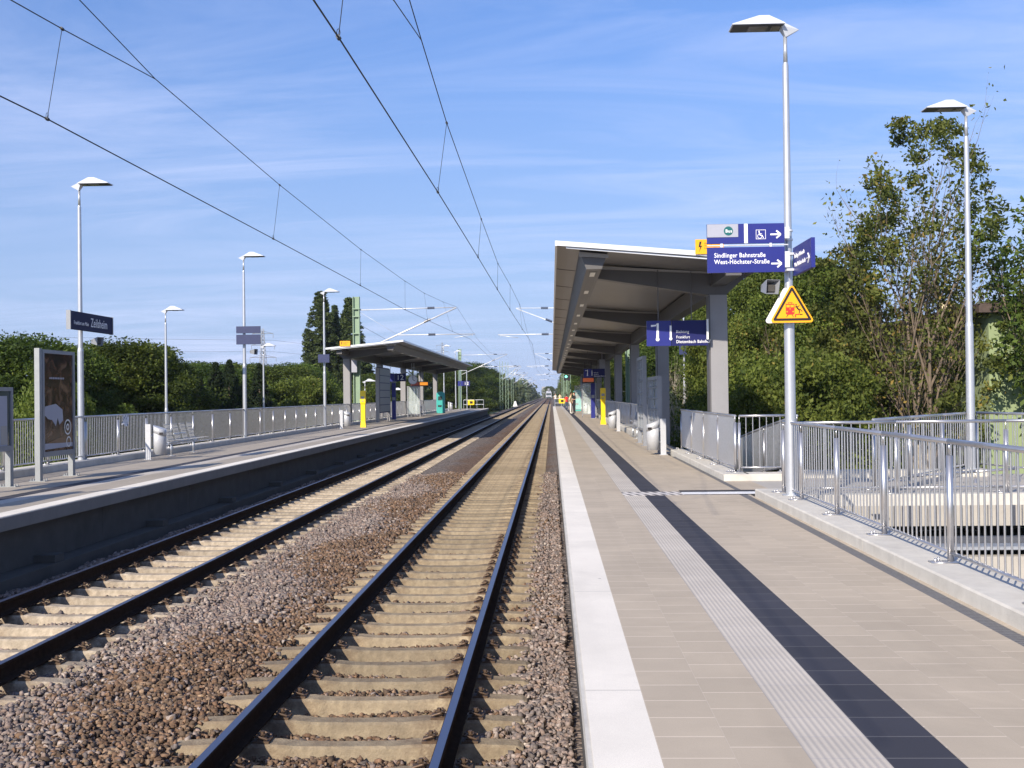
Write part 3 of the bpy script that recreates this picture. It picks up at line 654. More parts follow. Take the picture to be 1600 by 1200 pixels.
b = MB(); b.box(tx(430), tx(605), yy-.003, yy, tz(785), tz(575)); b.box(tx(450), tx(585), yy-.003, yy, tz(800), tz(786))
seg(b, (tx(470), tz(548)), (tx(565), tz(548)), .006, yy, .003); seg(b, (tx(475), tz(550)), (tx(495), tz(575)), .004, yy, .0032); seg(b, (tx(560), tz(550)), (tx(540), tz(575)), .004, yy, .0032)
seg(b, (tx(625), tz(855)), (tx(625), tz(800)), .014, yy, .003); seg(b, (tx(625), tz(797)), (tx(710), tz(797)), .012, yy, .0033)
b.build('train_symbol', 'red', r)
b = MB(); b.box(tx(443), tx(510), yy-.0055, yy-.0031, tz(650), tz(597)); b.box(tx(524), tx(592), yy-.0055, yy-.0031, tz(650), tz(597))
disc(b, tx(455), yy-.0031, tz(738), .010, 10, .002); disc(b, tx(580), yy-.0031, tz(738), .010, 10, .002); disc(b, tx(517), yy-.0031, tz(682), .008, 10, .002); b.build('train_windows', 'orange', r)
b = MB(); disc(b, tx(640), yy, tz(597), .010, 12, .003); seg(b, (tx(640), tz(625)), (tx(690), tz(695)), .021, yy, .003); seg(b, (tx(640), tz(630)), (tx(612), tz(650)), .008, yy, .0032)
seg(b, (tx(655), tz(635)), (tx(690), tz(632)), .008, yy, .0034); seg(b, (tx(690), tz(632)), (tx(710), tz(605)), .008, yy, .0036)
seg(b, (tx(688), tz(695)), (tx(712), tz(730)), .013, yy, .0038); seg(b, (tx(712), tz(730)), (tx(700), tz(780)), .010, yy, .0040); seg(b, (tx(690), tz(685)), (tx(735), tz(700)), .012, yy, .0042); seg(b, (tx(735), tz(700)), (tx(765), tz(742)), .010, yy, .0044)
seg(b, (tx(715), tz(797)), (tx(772), tz(797)), .011, yy, .0046); seg(b, (tx(440), tz(850)), (tx(475), tz(800)), .008, yy, .0030); seg(b, (tx(585), tz(850)), (tx(560), tz(800)), .008, yy, .0030)
b.build('falling_figure', 'black', r)
b = MB(); b.box(3.24, 3.28, Yt+.001, 15.6, 3.36, 3.40).box(3.24, 3.28, Yt+.001, 15.6, 3.60, 3.64); b.build('bracket', 'tube', r)
r = tag(None or (lambda b: (poly(b, rtri(cx-.075, 3.285, .60, .525, .035), 15.50, .016), b.build('triangle_sign', 'white'))[1])(MB()), 'pale back of a second triangle sign peeking out behind the amber one', 'sign')
# loudspeaker
def speaker(x, y, z, label, s=1):
    r = empty('loudspeaker', (x, y, z), label, 'loudspeaker', 'horn loudspeakers')
    b = MB(); o = [(-.115, -.12, -.10), (.085, -.12, -.10), (.115, -.12, .10), (-.10, -.12, .10)]; i_ = [(x*.45, .12, z*.45) for x, _, z in o]
    n = 4
    for k in range(4):
        j = (k+1) % 4; b.quad(o[j], o[k], i_[k], i_[j]); b.quad(*[(p[0]*.93, p[1]+.001, p[2]*.93) for p in (o[k], o[j])], *[(p[0]*.9, p[1]-.06, p[2]*.9) for p in (i_[j], i_[k])])
        b.quad(o[k], o[j], (o[j][0]*.93, o[j][1], o[j][2]*.93), (o[k][0]*.93, o[k][1], o[k][2]*.93))
    b.quad(*i_); b.build('horn', 'case', r)
    b = MB(); b.box(-.06, .06, -.07, .08, -.06, .035); b.build('driver', 'concshade', r)
    b = MB(); b.tube([(.0, .05, -.03), (.13, .02, -.05), (.16, .0, -.0), (.17, .02, .05)], .012); b.tube([(0, .1, .04), (.17*s, .1, .04)], .015); b.build('bracket', 'black', r)
    return r
speaker(3.03, 15.5, 3.78, 'square horn loudspeaker beside the amber triangle').rotation_euler = (0, 0, .35)
sp2 = speaker(-10.82, 26.0, 3.72, 'dark horn loudspeaker below the station name board'); sp2.rotation_euler.z = 1.2
sp3 = speaker(-10.8, 39.8, 4.0, 'dark horn loudspeaker under the slate direction boards'); sp3.rotation_euler.z = 1.2
# station name board
r = empty('name_board', (0, 0, 0), 'navy station name board reading Frankfurt am Main Zeilsheim', 'sign')
b = MB(); b.box(-10.97, -10.90, 24.75, 27.15, 3.95, 4.37); b.build('panel', 'navy', r)
b = MB(); b.box(-10.985, -10.885, 24.72, 24.75, 3.94, 4.38).box(-10.985, -10.885, 27.15, 27.18, 3.94, 4.38); b.build('frame', 'case', r)
text('lettering', 'Zeilsheim', .30, 'text', r, faceright(-10.896, 25.86, 4.06), .001, sx=.78)
text('lettering', 'Frankfurt am Main', .125, 'text', r, faceright(-10.896, 24.93, 4.07), .0, sx=.82)
# slate direction boards on lamp C: two boards seen from behind
r = empty('direction_sign', (0, 0, 0), 'two slate blue direction boards on the left platform lamp post', 'sign')
b = MB(); b.box(-11.32, -10.45, 39.45, 39.52, 4.66, 4.91).box(-11.32, -10.45, 39.45, 39.52, 4.26, 4.61); b.build('panel', 'signback', r)
b = MB(); b.box(-11.06, -10.94, 39.52, 39.7, 4.75, 4.8).box(-11.06, -10.94, 39.52, 39.7, 4.4, 4.45); b.build('bracket', 'tube', r)
r = empty('direction_sign', (0, 0, 0), 'small navy board on the lamp post beside the poplars', 'sign')
b = MB(); b.box(-11.3, -10.75, 53.3, 53.37, 4.0, 4.4).box(-11.06, -10.94, 53.37, 53.6, 4.1, 4.2); b.build('panel', 'signback', r)
r = empty('direction_sign', (0, 0, 0), 'dark board on the slim lamp post behind the right canopy columns', 'sign')
b = MB(); b.box(7.1, 8.0, 61.7, 61.78, 4.45, 5.2).box(7.35, 7.45, 61.78, 62, 4.7, 4.8); b.build('panel', 'signback', r)
# ================================================================ CANOPIES
def canopy(x0, s, y0, bay, ncol, label, lit):
    """x0 track-side roof edge, s=+1 extends to +X"""
    r = empty('platform_canopy', (x0, y0, P), label, 'canopy', 'platform canopies')
    def X(a): return a*s          # local
    ov = 2.6; L = 2*ov+bay*(ncol-1); z = lambda zz: zz-P
    def pr(b, prof, ya, yb):
        p = [(X(a), z(c)) for a, c in prof]
        if s < 0: p = p[::-1]
        b.xprism(p, ya, yb)
    prof_top = lambda a: 5.28-.088*a
    b = MB(); W = 4.15
    pr(b, [(0.02, 5.20), (.25, 5.165), (1.2, 5.08), (W, prof_top(W)-.09), (W, prof_top(W)-.03), (0.02, 5.255)], .03, L-.03)
    b.build('roof', 'rooflining', r)
    b = MB()
    pr(b, [(-.01, 5.19), (.03, 5.19), (.03, 5.29), (-.01, 5.29)], 0, L)       # long fascia
    for ya in (0, L-.03):
        pr(b, [(0.03, 5.195), (W, prof_top(W)-.085), (W, prof_top(W)+.01), (.03, 5.288)], ya, ya+.03)
    pr(b, [(.2, 5.145), (W-.3, 4.80), (W-.3, 4.83), (.2, 5.175)], .05, .08)
    b.build('fascia', 'fascia', r)
    b = MB(); k = 3.93
    while k < L-1:
        pr(b, [(.04, 5.185), (.25, 5.158), (.46, 5.135), (.46, 5.140), (.25, 5.166), (.04, 5.195)], k, k+.03); k += 3.93
    b.build('soffit_joint', 'black', r)
    b = MB()                                                                  # duct
    pr(b, [(.60, 4.78), (.90, 4.78), (1.02, 5.08), (.47, 5.13)], .45, L-.45)
    dk = b.build('light_duct', 'grey', r)
    b = MB(); pr(b, [(.46, 5.03), (1.03, 4.99), (1.03, 5.06), (.46, 5.12)], .40, .445); b.build('duct_cap', 'greyl', r)
    b = MB(); pr(b, [(.66, 4.774), (.84, 4.774), (.84, 4.779), (.66, 4.779)], .9, L-.9); b.build('light_slot', 'lampdark', dk)
    n = int((L-2)/(bay/3)); 
    for i in range(n):
        b = MB(); ya = 1.0+i*bay/3; pr(b, [(.70, 4.768), (.80, 4.768), (.80, 4.773), (.70, 4.773)], ya, ya+.75); b.build('light_panel', 'panel_light', dk)
    for i in range(ncol):
        yc = ov+i*bay
        b = MB(); pr(b, [(3.26, 0.3), (3.645, 0.3), (3.645, 4.41), (3.26, 4.41)], yc-.2, yc+.2)
        b.cur = 1; pr(b, [(3.255, 1.4), (3.285, 1.4), (3.285, 4.40), (3.255, 4.40)], yc-.203, yc+.203)
        b.build('column', ['col', 'grey'], r)
        b = MB(); pr(b, [(.9, 4.80), (3.27, 4.41), (3.63, 4.41), (4.08, 4.82), (4.08, 4.86), (.9, 5.0)], yc-.16, yc+.16)
        b.cur = 1; pr(b, [(.95, 5.0), (3.4, 4.86), (3.4, 4.89), (.95, 5.055)], yc-.24, yc+.24)
        b.build('cantilever_beam', ['grey', 'greyl'], r)
    b = MB(); y_ = [ov+i*bay for i in range(ncol)]
    for a, c in zip(y_[:-1], y_[1:]):
        p = [(X(3.30), z(4.43)), (X(3.60), z(4.43)), (X(3.60), z(4.84)), (X(3.30), z(4.84))]
        p = p if s > 0 else p[::-1]; b.xprism(p, a+.163, c-.163)
    p = [(X(3.30), z(4.60)), (X(3.60), z(4.60)), (X(3.60), z(4.84)), (X(3.30), z(4.84))]; p = p if s > 0 else p[::-1]
    b.xprism(p, .3, ov-.163); b.xprism(p, L-ov+.163, L-.3)
    b.build('girder', 'grey', r)
    return r
def lining():
    ma = mat('roof_lining', (.19, .182, .175), .4, .3, .05, 2); t = ma.node_tree; b = t.nodes['Principled BSDF']
    s = N(t, 'ShaderNodeSeparateXYZ', inp={0: N(t, 'ShaderNodeTexCoord').outputs['Object']})
    w = M_(t, 'FRACT', M_(t, 'DIVIDE', s.outputs[1], .2)); w = M_(t, 'LESS_THAN', w, .12)
    bp = N(t, 'ShaderNodeBump', inp={'Strength': .8, 'Distance': .02, 'Height': w}); t.links.new(bp.outputs[0], b.inputs['Normal']); return ma
MT['rooflining'] = lining()
pl = mat('light_cover', (.60, .58, .54), .3, 0, .02); pl.node_tree.nodes['Principled BSDF'].inputs['Emission Color'].default_value = (1, .9, .75, 1)
pl.node_tree.nodes['Principled BSDF'].inputs['Emission Strength'].default_value = .06; MT['panel_light'] = pl
canopy(.11, 1, 21.3, 11.8, 10, 'long grey cantilever canopy over the right platform', True)
canopy(-7.78, -1, 58.0, 11.5, 5, 'grey cantilever canopy over the left platform', True)
# yellow lightning boards on the roof edges
def bolt(x, y, z, label, s=1):
    r = empty('voltage_sign', (x, y, z), label, 'warning sign', 'voltage warning boards')
    b = MB(); b.box(-.27*s, .27*s, 0, .02, -.09, .19); b.build('plate', 'orange', r)
    b = MB(); poly(b, [(-.19, .15), (-.21, .04), (-.175, .045), (-.20, -.05), (-.14, .07), (-.175, .065), (-.15, .15)], -.001, .003); b.build('bolt_symbol', 'black', r)
    text('lettering', 'Hochspannung\nVorsicht\nLebensgefahr', .045, 'black', r, front(-.10, -.001, .10), 0)
bolt(3.05, 21.26, 5.07, 'small amber high voltage board on the right canopy roof edge'); bolt(-10.85, 57.95, 5.08, 'small amber high voltage board on the left canopy roof edge')
# ================================================================ HANGING SIGNS
def track_sign(num, lines, x, y, label, flip=False, white=True):
    r = empty('track_sign', (x, y, 0), label, 'platform sign', 'hanging track number signs')
    b = MB(); b.box(0, .515, 0, .07, 3.33, 3.865); b.build('panel', 'blue', r); b = MB(); b.box(.53, 1.29, 0, .07, 3.33, 3.865); b.build('panel', 'blueshade', r)
    b = MB(); xs = .505 if not flip else .78
    b.box(xs-.02, xs+.02, -.005, -.001, 3.50, 3.76); disc(b, xs, -.0015, 3.48, .033, 14)
    b.build('symbols', 'text', r)
    if not flip:
        b = MB(); b.hull([(.20, -.006, 3.50), (.255, -.006, 3.50), (.255, -.006, 3.81), (.215, -.006, 3.81)], [(.20, -.002, 3.50), (.255, -.002, 3.50), (.255, -.002, 3.81), (.215, -.002, 3.81)]); b.hull([(.09, -.0055, 3.735), (.20, -.0055, 3.75), (.215, -.0055, 3.81), (.19, -.0055, 3.78), (.09, -.0055, 3.775)], [(.09, -.002, 3.735), (.20, -.002, 3.75), (.215, -.002, 3.81), (.19, -.002, 3.78), (.09, -.002, 3.775)]); disc(b, .228, -.0015, 3.47, .04, 14); b.build('number', 'text', r)
        for i, (t, s_, bo) in enumerate(lines): text('lettering', t, s_, 'text', r, front(.62, -.003, 3.60-.115*i if i < 2 else 3.385), bo, sx=.85)
    else:
        text('lettering', num, .48, 'text', r, front(.92, -.003, 3.44), .008)
        for i, (t, s_, bo) in enumerate(lines): text('lettering', t, s_, 'text', r, front(.08, -.003, 3.62-.11*i), bo, sx=.85)
    b = MB(); b.cyl((.25, .035, 3.86), (.25, .035, 4.95), .011); b.cyl((.95, .035, 3.86), (.95, .035, 4.9), .011); b.build('hanger', 'grey', r)
    return r
track_sign('1', (('Richtung', .085, 0), ('Frankfurt', .085, 0), ('Dietzenbach Bahnhof', .092, .002)), 2.03, 23.55, 'large blue hanging sign with number 1 at the front of the right canopy')
track_sign('1', (('Richtung', .085, 0), ('Frankfurt', .085, 0), ('Dietzenbach Bahnhof', .092, .002)), 1.98, 68.0, 'smaller looking hanging sign with number 1 farther under the right canopy')
track_sign('2', (), -11.2, 75.0, 'navy hanging sign with number 2 under the left canopy', True)
track_sign('2', (), -10.0, 118.0, 'blue sign with number 2 past the end of the left canopy', True)
b = MB(); b.cyl((-9.75, 118.04, P), (-9.75, 118.04, 5.0), .05); b.cyl((-9.05, 118.04, P), (-9.05, 118.04, 5.0), .05); b.box(-9.8, -9.0, 118.0, 118.08, 4.95, 5.0)
tag(b.build('sign_gantry', 'galv'), 'grey two legged frame carrying the far number 2 sign', 'frame')
b = MB(); b.box(3.28, 3.32, 23.45, 23.5, 3.45, 3.88); tag(b.build('sign_edge_plate', 'white'), 'narrow white plate between the number 1 sign and the first column', 'plate')
# white boards hung under roofs
for x, y, z, lab in ((3.2, 70, 3.75, 'pale blank board hanging beside a right canopy column'), (-11.55, 64.3, 3.75, 'pale plate fixed to the green mast at left')):
    b = MB(); b.box(-.18, .20, 0, .05, 0, .75); b.box(-.02, .02, .01, .04, .75, 1.2 if x > 0 else .9); tag(b.build('notice_plate', 'signgrey', loc=(x, y, z)), lab, 'plate')
# clock and displays left
r = empty('platform_clock', (-10.05, 80, 3.5), 'round white platform clock under the left canopy', 'clock')
b = MB(); b.cyl((0, 0, 0), (0, .12, 0), .34, n=28); b.build('case', 'case', r); b = MB(); disc(b, 0, 0, 0, .31, 28); b.build('clock_face', 'text', r)
b = MB(); seg(b, (0, 0), (.0, .25), .03, -.004); seg(b, (0, 0), (.16, -.08), .035, -.004, .0045); b.build('hands', 'black', r); b = MB(); b.cyl((-.08, .06, .33), (-.08, .06, 1.2), .02).cyl((.08, .06, .33), (.08, .06, 1.2), .02); b.build('hanger', 'galv', r)
def display(x, y, z, w, label, col, strength=1.2):
    r = empty('train_display', (x, y, z), label, 'display', 'hanging train displays')
    b = MB(); b.box(-w/2, w/2, 0, .2, 0, .38); b.cyl((-w/4, .1, .38), (-w/4, .1, 1.35), .02).cyl((w/4, .1, .38), (w/4, .1, 1.35), .02); b.build('housing', 'black', r)
    e = mat('display_glow', col, .4); p = e.node_tree.nodes['Principled BSDF']; p.inputs['Emission Color'].default_value = (*col, 1); p.inputs['Emission Strength'].default_value = strength
    b = MB(); b.box(-w*.42, w*.42, -.01, -.001, .08, .32); b.build('screen', e, r)
display(-10.3, 88.5, 3.1, .9, 'hanging train display glowing orange under the left canopy', (.9, .30, .03), .8); display(-10.4, 84.0, 3.05, .7, 'dim reddish hanging display next to the clock', (.25, .05, .03), .2)
display(2.3, 69.5, 3.0, .8, 'small dim orange display under the far number 1 sign', (.35, .08, .03), .4)
# ================================================================ PLATFORM FURNITURE
def bin_(x, y, s, label):
    r = empty('litter_bin', (x, y, P), label, 'litter bin', 'silver litter bins')
    b = MB(); n = 20; rr = .165; bt = []; tp = []
    for i in range(n):
        a = 2*math.pi*i/n; bt.append((rr*math.cos(a), rr*math.sin(a), .12)); tp.append((rr*math.cos(a), rr*math.sin(a), .82+.06*math.cos(a)*s))
    b.hull(bt, tp); b.build('drum', 'bin', r, True)
    b = MB(); b.hull([(x*1.03, y*1.03, z-.17) for x, y, z in tp], [(x*1.03, y*1.03, z+.006) for x, y, z in tp]); b.build('lid', 'bin', r, True)
    b = MB(); b.box(-.10*s-.05, -.10*s+.05, -.177, -.165, .64, .70); b.build('slot', 'black', r)
    b = MB(); b.box(.24*s-.07, .24*s+.07, -.20, -.17, 0, .92); b.box(.17*s, .24*s, -.19, -.02, .3, .34).box(.17*s, .24*s, -.19, -.02, .6, .64).box(.24*s-.1, .24*s+.1, -.26, -.1, 0, .012); b.build('post', 'bin', r)
    return r
bin_(2.58, 28.45, 1, 'silver drum litter bin closest to the camera on the right platform'); bin_(2.52, 46.4, 1, 'silver drum litter bin by the bench on the right platform')
bin_(-10.25, 28.6, -1, 'silver drum litter bin beside the metal seats on the left platform'); bin_(-10.05, 54.0, -1, 'silver litter bin left of the yellow validator on the left platform')
bin_(2.7, 88, 1, 'white looking litter bin far along the right platform behind the pillar'); bin_(-10.3, 86, -1, 'litter bin behind glass under the left canopy'); bin_(-10.2, 112, -1, 'litter bin near the end of the left platform')
def bench(x, y, n, s, label, pitch=.62):
    r = empty('seat_row', (x, y, P), label, 'bench', 'perforated metal seats')
    L = n*pitch
    b = MB(); b.cyl((0, 0, .36), (0, L, .36), .03); b.build('beam', 'galv', r, True)
    for k in (.3, L-.3):
        b = MB(); b.cyl((0, k, 0), (0, k, .36), .03).box(-.12, .12, k-.05, k+.05, 0, .012); b.build('leg', 'galv', r, True)
    b = MB(); b.tube([(.2*s, -.1, .62), (.2*s, L*.35, .62)], .015); b.build('armrest', 'galv', r)
    for i in range(n):
        yc = pitch*(i+.5); b = MB(); w = .21
        for q in range(9):
            t = -w+2*w*q/8; b.cyl((-.02*s, yc+t, .43), (.40*s, yc+t, .45), .007, n=5, caps=False); b.cyl((-.02*s, yc+t, .43), (-.14*s, yc+t, .88), .007, n=5, caps=False)
        for q in range(5):
            b.cyl((.08*q*s+.04*s, yc-w, .44), (.08*q*s+.04*s, yc+w, .44), .008, n=5); b.cyl(((-.02-.024*q)*s, yc-w, .46+.10*q), ((-.02-.024*q)*s, yc+w, .46+.10*q), .008, n=5)
        b.build('seat', 'case', r)
    return r
bench(-10.5, 29.9, 4, 1, 'row of four perforated metal seats on the left platform'); bench(2.95, 38.3, 4, -1, 'row of perforated metal seats on the right platform')
bench(-10.5, 90, 3, 1, 'distant metal seats under the left canopy')
def vitrine(x, y0, y1, z0, z1, label, facing, picture=None, name='display_case', legs=(.0, 1.0), back=False):
    r = empty(name, (x, y0, P), label, 'display case'); L = y1-y0; a, c = z0-P, z1-P
    for k in (.05, L-.05):
        b = MB(); b.box(-.05, .05, k-.06, k+.06, 0, c+.02 if k == .05 else a+.02).box(-.16, .16, k-.09, k+.09, 0, .012)
        for q in (-.13, .13): b.cyl((q, k-.05, 0), (q, k-.05, .05), .014, n=6).cyl((q, k+.05, 0), (q, k+.05, .05), .014, n=6)
        b.build('leg', 'galvdark', r)
    b = MB(); t = .07; y_0 = .12; 
    b.box(-.06, .06, y_0, L, a, a+t*1.4).box(-.06, .06, y_0, L, c-t, c).box(-.06, .06, y_0, y_0+t, a+t*1.4, c-t).box(-.06, .06, L-t, L, a+t*1.4, c-t); b.build('frame', 'case', r)
    b = MB(); b.box(-.045, .035, y_0+t, L-t, a+t*1.4, c-t); b.build('panel', picture or 'signgrey', r)
    return r
def poster():
    ma = bpy.data.materials.new('poster_print'); ma.use_nodes = True; t = ma.node_tree; b = t.nodes['Principled BSDF']
    c = N(t, 'ShaderNodeTexCoord').outputs['Object']
    n1 = N(t, 'ShaderNodeTexNoise', inp={0: c, 'Scale': 3.2, 'Detail': 6.0, 'Distortion': .8})
    cr = N(t, 'ShaderNodeValToRGB', inp={0: n1.outputs[0]}); e = cr.color_ramp.elements
    e[0].position = .35; e[0].color = (.012, .008, .006, 1); e[1].position = .72; e[1].color = (.26, .15, .09, 1); k = e.new(.52); k.color = (.07, .03, .018, 1)
    t.links.new(cr.outputs[0], b.inputs['Base Color']); b.inputs['Roughness'].default_value = .12; return ma
MT['poster'] = poster()
r = vitrine(-9.98, 21.15, 22.72, 1.22, 3.33, 'tall grey framed poster case with a brown poster on the left platform', 1, 'poster', 'poster_case')
b = MB()
def xdisc(b, y, z, ry, rz_, x=.0365, n=20, inner=0):
    p = [(y+ry*math.cos(2*math.pi*i/n), z+rz_*math.sin(2*math.pi*i/n)) for i in range(n)]
    if not inner: b.hull([(x, a, c) for a, c in p], [(x+.003, a, c) for a, c in p])
    else:
        for i in range(n):
            j = (i+1) % n; q = lambda k, f: (y+(p[k][0]-y)*f, z+(p[k][1]-z)*f)
            b.quad((x, *p[i]), (x, *p[j]), (x, *q(j, inner)), (x, *q(i, inner)))
pp = [(.25, 1.45), (.72, 1.50), (1.02, 1.38), (1.05, 1.16), (.88, 1.08), (.80, 1.22), (.72, 1.05), (.55, 1.18), (.38, 1.20), (.22, 1.28)]
b.hull([(.0365, a, c) for a, c in pp], [(.039, a, c) for a, c in pp])
for q in range(9): b.box(.0365, .039, .45+q*.075, .50+q*.075, 1.995, 2.03)
b.hull([(.037, .2, .72), (.037, 1.48, .70), (.037, 1.48, .62), (.037, .2, .60)], [(.039, .2, .72), (.039, 1.48, .70), (.039, 1.48, .62), (.039, .2, .60)])
b.build('poster_motif', 'signgrey', r)
b = MB(); xdisc(b, 1.26, 1.02, .16, .16, .0385, inner=.8); xdisc(b, 1.26, 1.02, .07, .07, .0385, inner=.5); xdisc(b, 1.30, .72, .11, .11, .0395, inner=.75); b.build('poster_emblem', 'clothwhite', r)
b = MB(); b.hull([(.037, .2, .64), (.037, 1.49, .66), (.037, 1.49, .85), (.037, .8, .80), (.037, .2, .70)], [(.0375, .2, .64), (.0375, 1.49, .66), (.0375, 1.49, .85), (.0375, .8, .80), (.0375, .2, .70)])
MT['posterbrown'] = mat('poster_brown', (.20, .12, .07), .2); b.build('poster_ground', 'posterbrown', r)
vitrine(-9.95, 12.6, 15.0, 1.3, 3.2, 'further display case outside the left edge of the picture', 1, 'glass', 'timetable_case')
r = vitrine(-9.92, 17.9, 19.95, 1.42, 2.58, 'grey timetable case cut by the left edge of the picture', 1, 'glass', 'timetable_case')
b = MB(); b.box(.0365, .040, 1.1, 1.86, .74, 1.66); b.build('timetable', 'signgrey', r)
b = MB(); b.box(.0405, .043, 1.62, 1.84, .78, 1.12); b.build('leaflet', 'concpale', r)
# open grid boards on the right
def gridboard(x, y0, y1, ztop, cols, rows, z0, label):
    r = empty('display_board', (x, y0, P), label, 'display case', 'open framed notice boards'); L = y1-y0; c = ztop-P; a = z0-P
    for k in (.05, L-.05):
        b = MB(); b.box(-.06, .06, k-.05, k+.05, 0, c); b.box(-.13, .13, k-.09, k+.09, 0, .012); b.build('leg', 'case', r)
    b = MB(); b.box(-.05, .05, .1, L-.1, c-.09, c).box(-.05, .05, .1, L-.1, a, a+.06)
    for i in range(1, cols): yy = .1+(L-.2)*i/cols; b.box(-.03, .03, yy-.03, yy+.03, a+.06, c-.09)
    for j in range(1, rows): zz = a+(c-a)*j/rows; b.box(-.025, .025, .1, L-.1, zz-.02, zz+.02)
    b.build('frame', 'case', r)
    b = MB(); b.box(-.004, .004, .1, L-.1, a+.06, c-.09); b.build('pane', 'clearglass', r)
g = bpy.data.materials.new('clear_glass'); g.use_nodes = True; t = g.node_tree; p = t.nodes['Principled BSDF']
gn = N(t, 'ShaderNodeTexNoise', inp={'Scale': 2.0}); gr_ = N(t, 'ShaderNodeMapRange', inp={0: gn.outputs[0], 3: .03, 4: .07}); t.links.new(gr_.outputs[0], p.inputs['Roughness'])
p.inputs['Base Color'].default_value = (.8, .9, .87, 1); p.inputs['Alpha'].default_value = .22
MT['clearglass'] = g
gridboard(2.80, 28.9, 31.9, 2.78, 3, 5, 1.3, 'open framed notice board right behind the nearest right platform bin')
gridboard(2.78, 33.2, 35.4, 3.45, 2, 6, 1.2, 'taller framed notice board beyond the first one on the right platform')
# wind shelters
def shelter(x, y0, y1, label, s):
    r = empty('wind_shelter', (x, y0, P), label, 'shelter', 'glass wind shelters'); L = y1-y0
    ys = [0, L/3, 2*L/3, L]
    for y in ys:
        b = MB(); b.box(-.04, .04, y-.04, y+.04, 0, 2.3); b.build('post', 'case', r)
    b = MB(); b.box(-.05, .05, 0, L, 2.24, 2.3); b.box(-.03, .03, 0, L, .2, .25); b.box(-.9*s, 0, -.03, .03, 2.24, 2.3).box(-.9*s, 0, -.03, .03, .2, .25).box(-.94*s, -.88*s, -.03, .03, 0, 2.3)
    b.build('frame', 'case', r)
    b = MB(); b.box(-.006, .006, 0, L, .25, 2.24); b.box(-.88*s, -.05*s, -.006, .006, .25, 2.24); b.build('pane', 'clearglass', r)
shelter(2.95, 74, 80, 'glass wind shelter under the right canopy', 1); shelter(-10.7, 82, 88, 'glass wind shelter under the left canopy', -1); shelter(2.95, 97, 102, 'second glass wind shelter near the people', 1)
# validators, pillars, machines
def validator(x, y, label):
    r = empty('ticket_validator', (x, y, P), label, 'ticket validator', 'yellow ticket validators')
    b = MB(); b.hull([(-.15, -.12, 0), (.15, -.12, 0), (.15, .12, 0), (-.15, .12, 0)], [(-.11, -.09, .32), (.11, -.09, .32), (.11, .09, .32), (-.11, .09, .32)])
    b.box(-.11, .11, -.09, .09, .32, 1.15); b.hull([(-.11, -.09, 1.15), (.11, -.09, 1.15), (.11, .09, 1.15), (-.11, .09, 1.15)], [(-.135, -.12, 1.25), (.135, -.12, 1.25), (.135, .09, 1.25), (-.135, .09, 1.25)])
    b.box(-.135, .135, -.12, .09, 1.25, 1.86); b.build('body', 'yellow', r)
    b = MB(); b.box(-.08, .08, -.127, -.1205, 1.45, 1.58).box(-.05, .05, -.135, -.1205, 1.32, 1.36); b.build('slot', 'case', r)
validator(2.62, 56.8, 'yellow ticket validator column on the right platform'); validator(-9.62, 56.2, 'yellow ticket validator column in front of the left canopy')
def pillar(x, y, label):
    r = empty('info_pillar', (x, y, P), label, 'information pillar', 'dark blue information pillars')
    b = MB(); b.box(-.13, .13, -.08, .08, 0, 2.45); b.cur = 1; b.box(-.17, .17, -.1, .1, 0, .03); b.build('body', ['blue', 'case'], r)
    b = MB(); b.box(-.1, .1, -.09, -.081, 1.3, 1.5); b.box(-.16, .16, -.1, .1, 2.45, 2.55); b.build('call_panel', 'case', r)
pillar(2.62, 70.6, 'dark blue information pillar under the right canopy'); pillar(-10.5, 73.4, 'dark blue information pillar under the left canopy')
def machine(x, y, label):
    r = empty('ticket_machine', (x, y, P), label, 'ticket machine', 'teal ticket machines')
    b = MB(); w = .36; pr = [(-w, 0), (w, 0), (w, 1.75)]+[(w*math.cos(R(a)), 1.75+.18*math.sin(R(a))) for a in (30, 60, 90, 120, 150)]+[(-w, 1.75)]
    b.hull([(a, -.3, c) for a, c in pr], [(a, .3, c) for a, c in pr]); b.build('body', 'teal', r)
    b = MB(); b.box(-.2, .16, -.31, -.3005, 1.15, 1.5).box(-.22, .1, -.32, -.3005, .55, .72); b.build('screen', 'glass', r)
machine(2.35, 103, 'teal ticket machine behind the waiting people'); machine(-9.95, 99, 'teal ticket machine near the end of the left canopy')
# big timetable board left
r = empty('timetable_board', (-10.5, 66.4, P), 'tall slate timetable board with six rows under the left canopy', 'notice board')
for k in (.1, 4.6):
    b = MB(); b.box(-.1, .1, k-.12, k+.12, 0, 3.3); b.build('leg', 'greyl', r)
b = MB(); b.box(-.08, .10, .2, 4.5, .55, 3.35); b.build('frame', 'signback', r)
for i in range(6):
    b = MB(); b.box(.101, .115, .35, 4.35, .62+i*.45, .62+i*.45+.40); b.build('row_panel', 'case', r)
# far ends
for x0, y, lab in ((-10.0, 133, 'yellow end of platform board beyond the left platform'), (1.0, 141, 'yellow end of platform board beyond the right platform')):
    r = empty('end_barrier', (x0, y, P-.1), lab, 'barrier', 'platform end barriers')
    b = MB()
    for q in (0, .8, 1.6, 2.4): b.cyl((q-.6, 0, -.6), (q-.6, 0, 1.1), .03)
    b.cyl((-.6, 0, 1.1), (1.8, 0, 1.1), .03).cyl((-.6, 0, .55), (1.8, 0, .55), .03); b.build('frame', 'galv', r)
    b = MB(); b.box(-.1, .75, -.06, -.035, .5, 1.1); b.build('yellow_board', 'yellow', r)
    b = MB(); b.box(.15, .5, -.066, -.061, .65, .95); b.build('symbol', 'black', r)
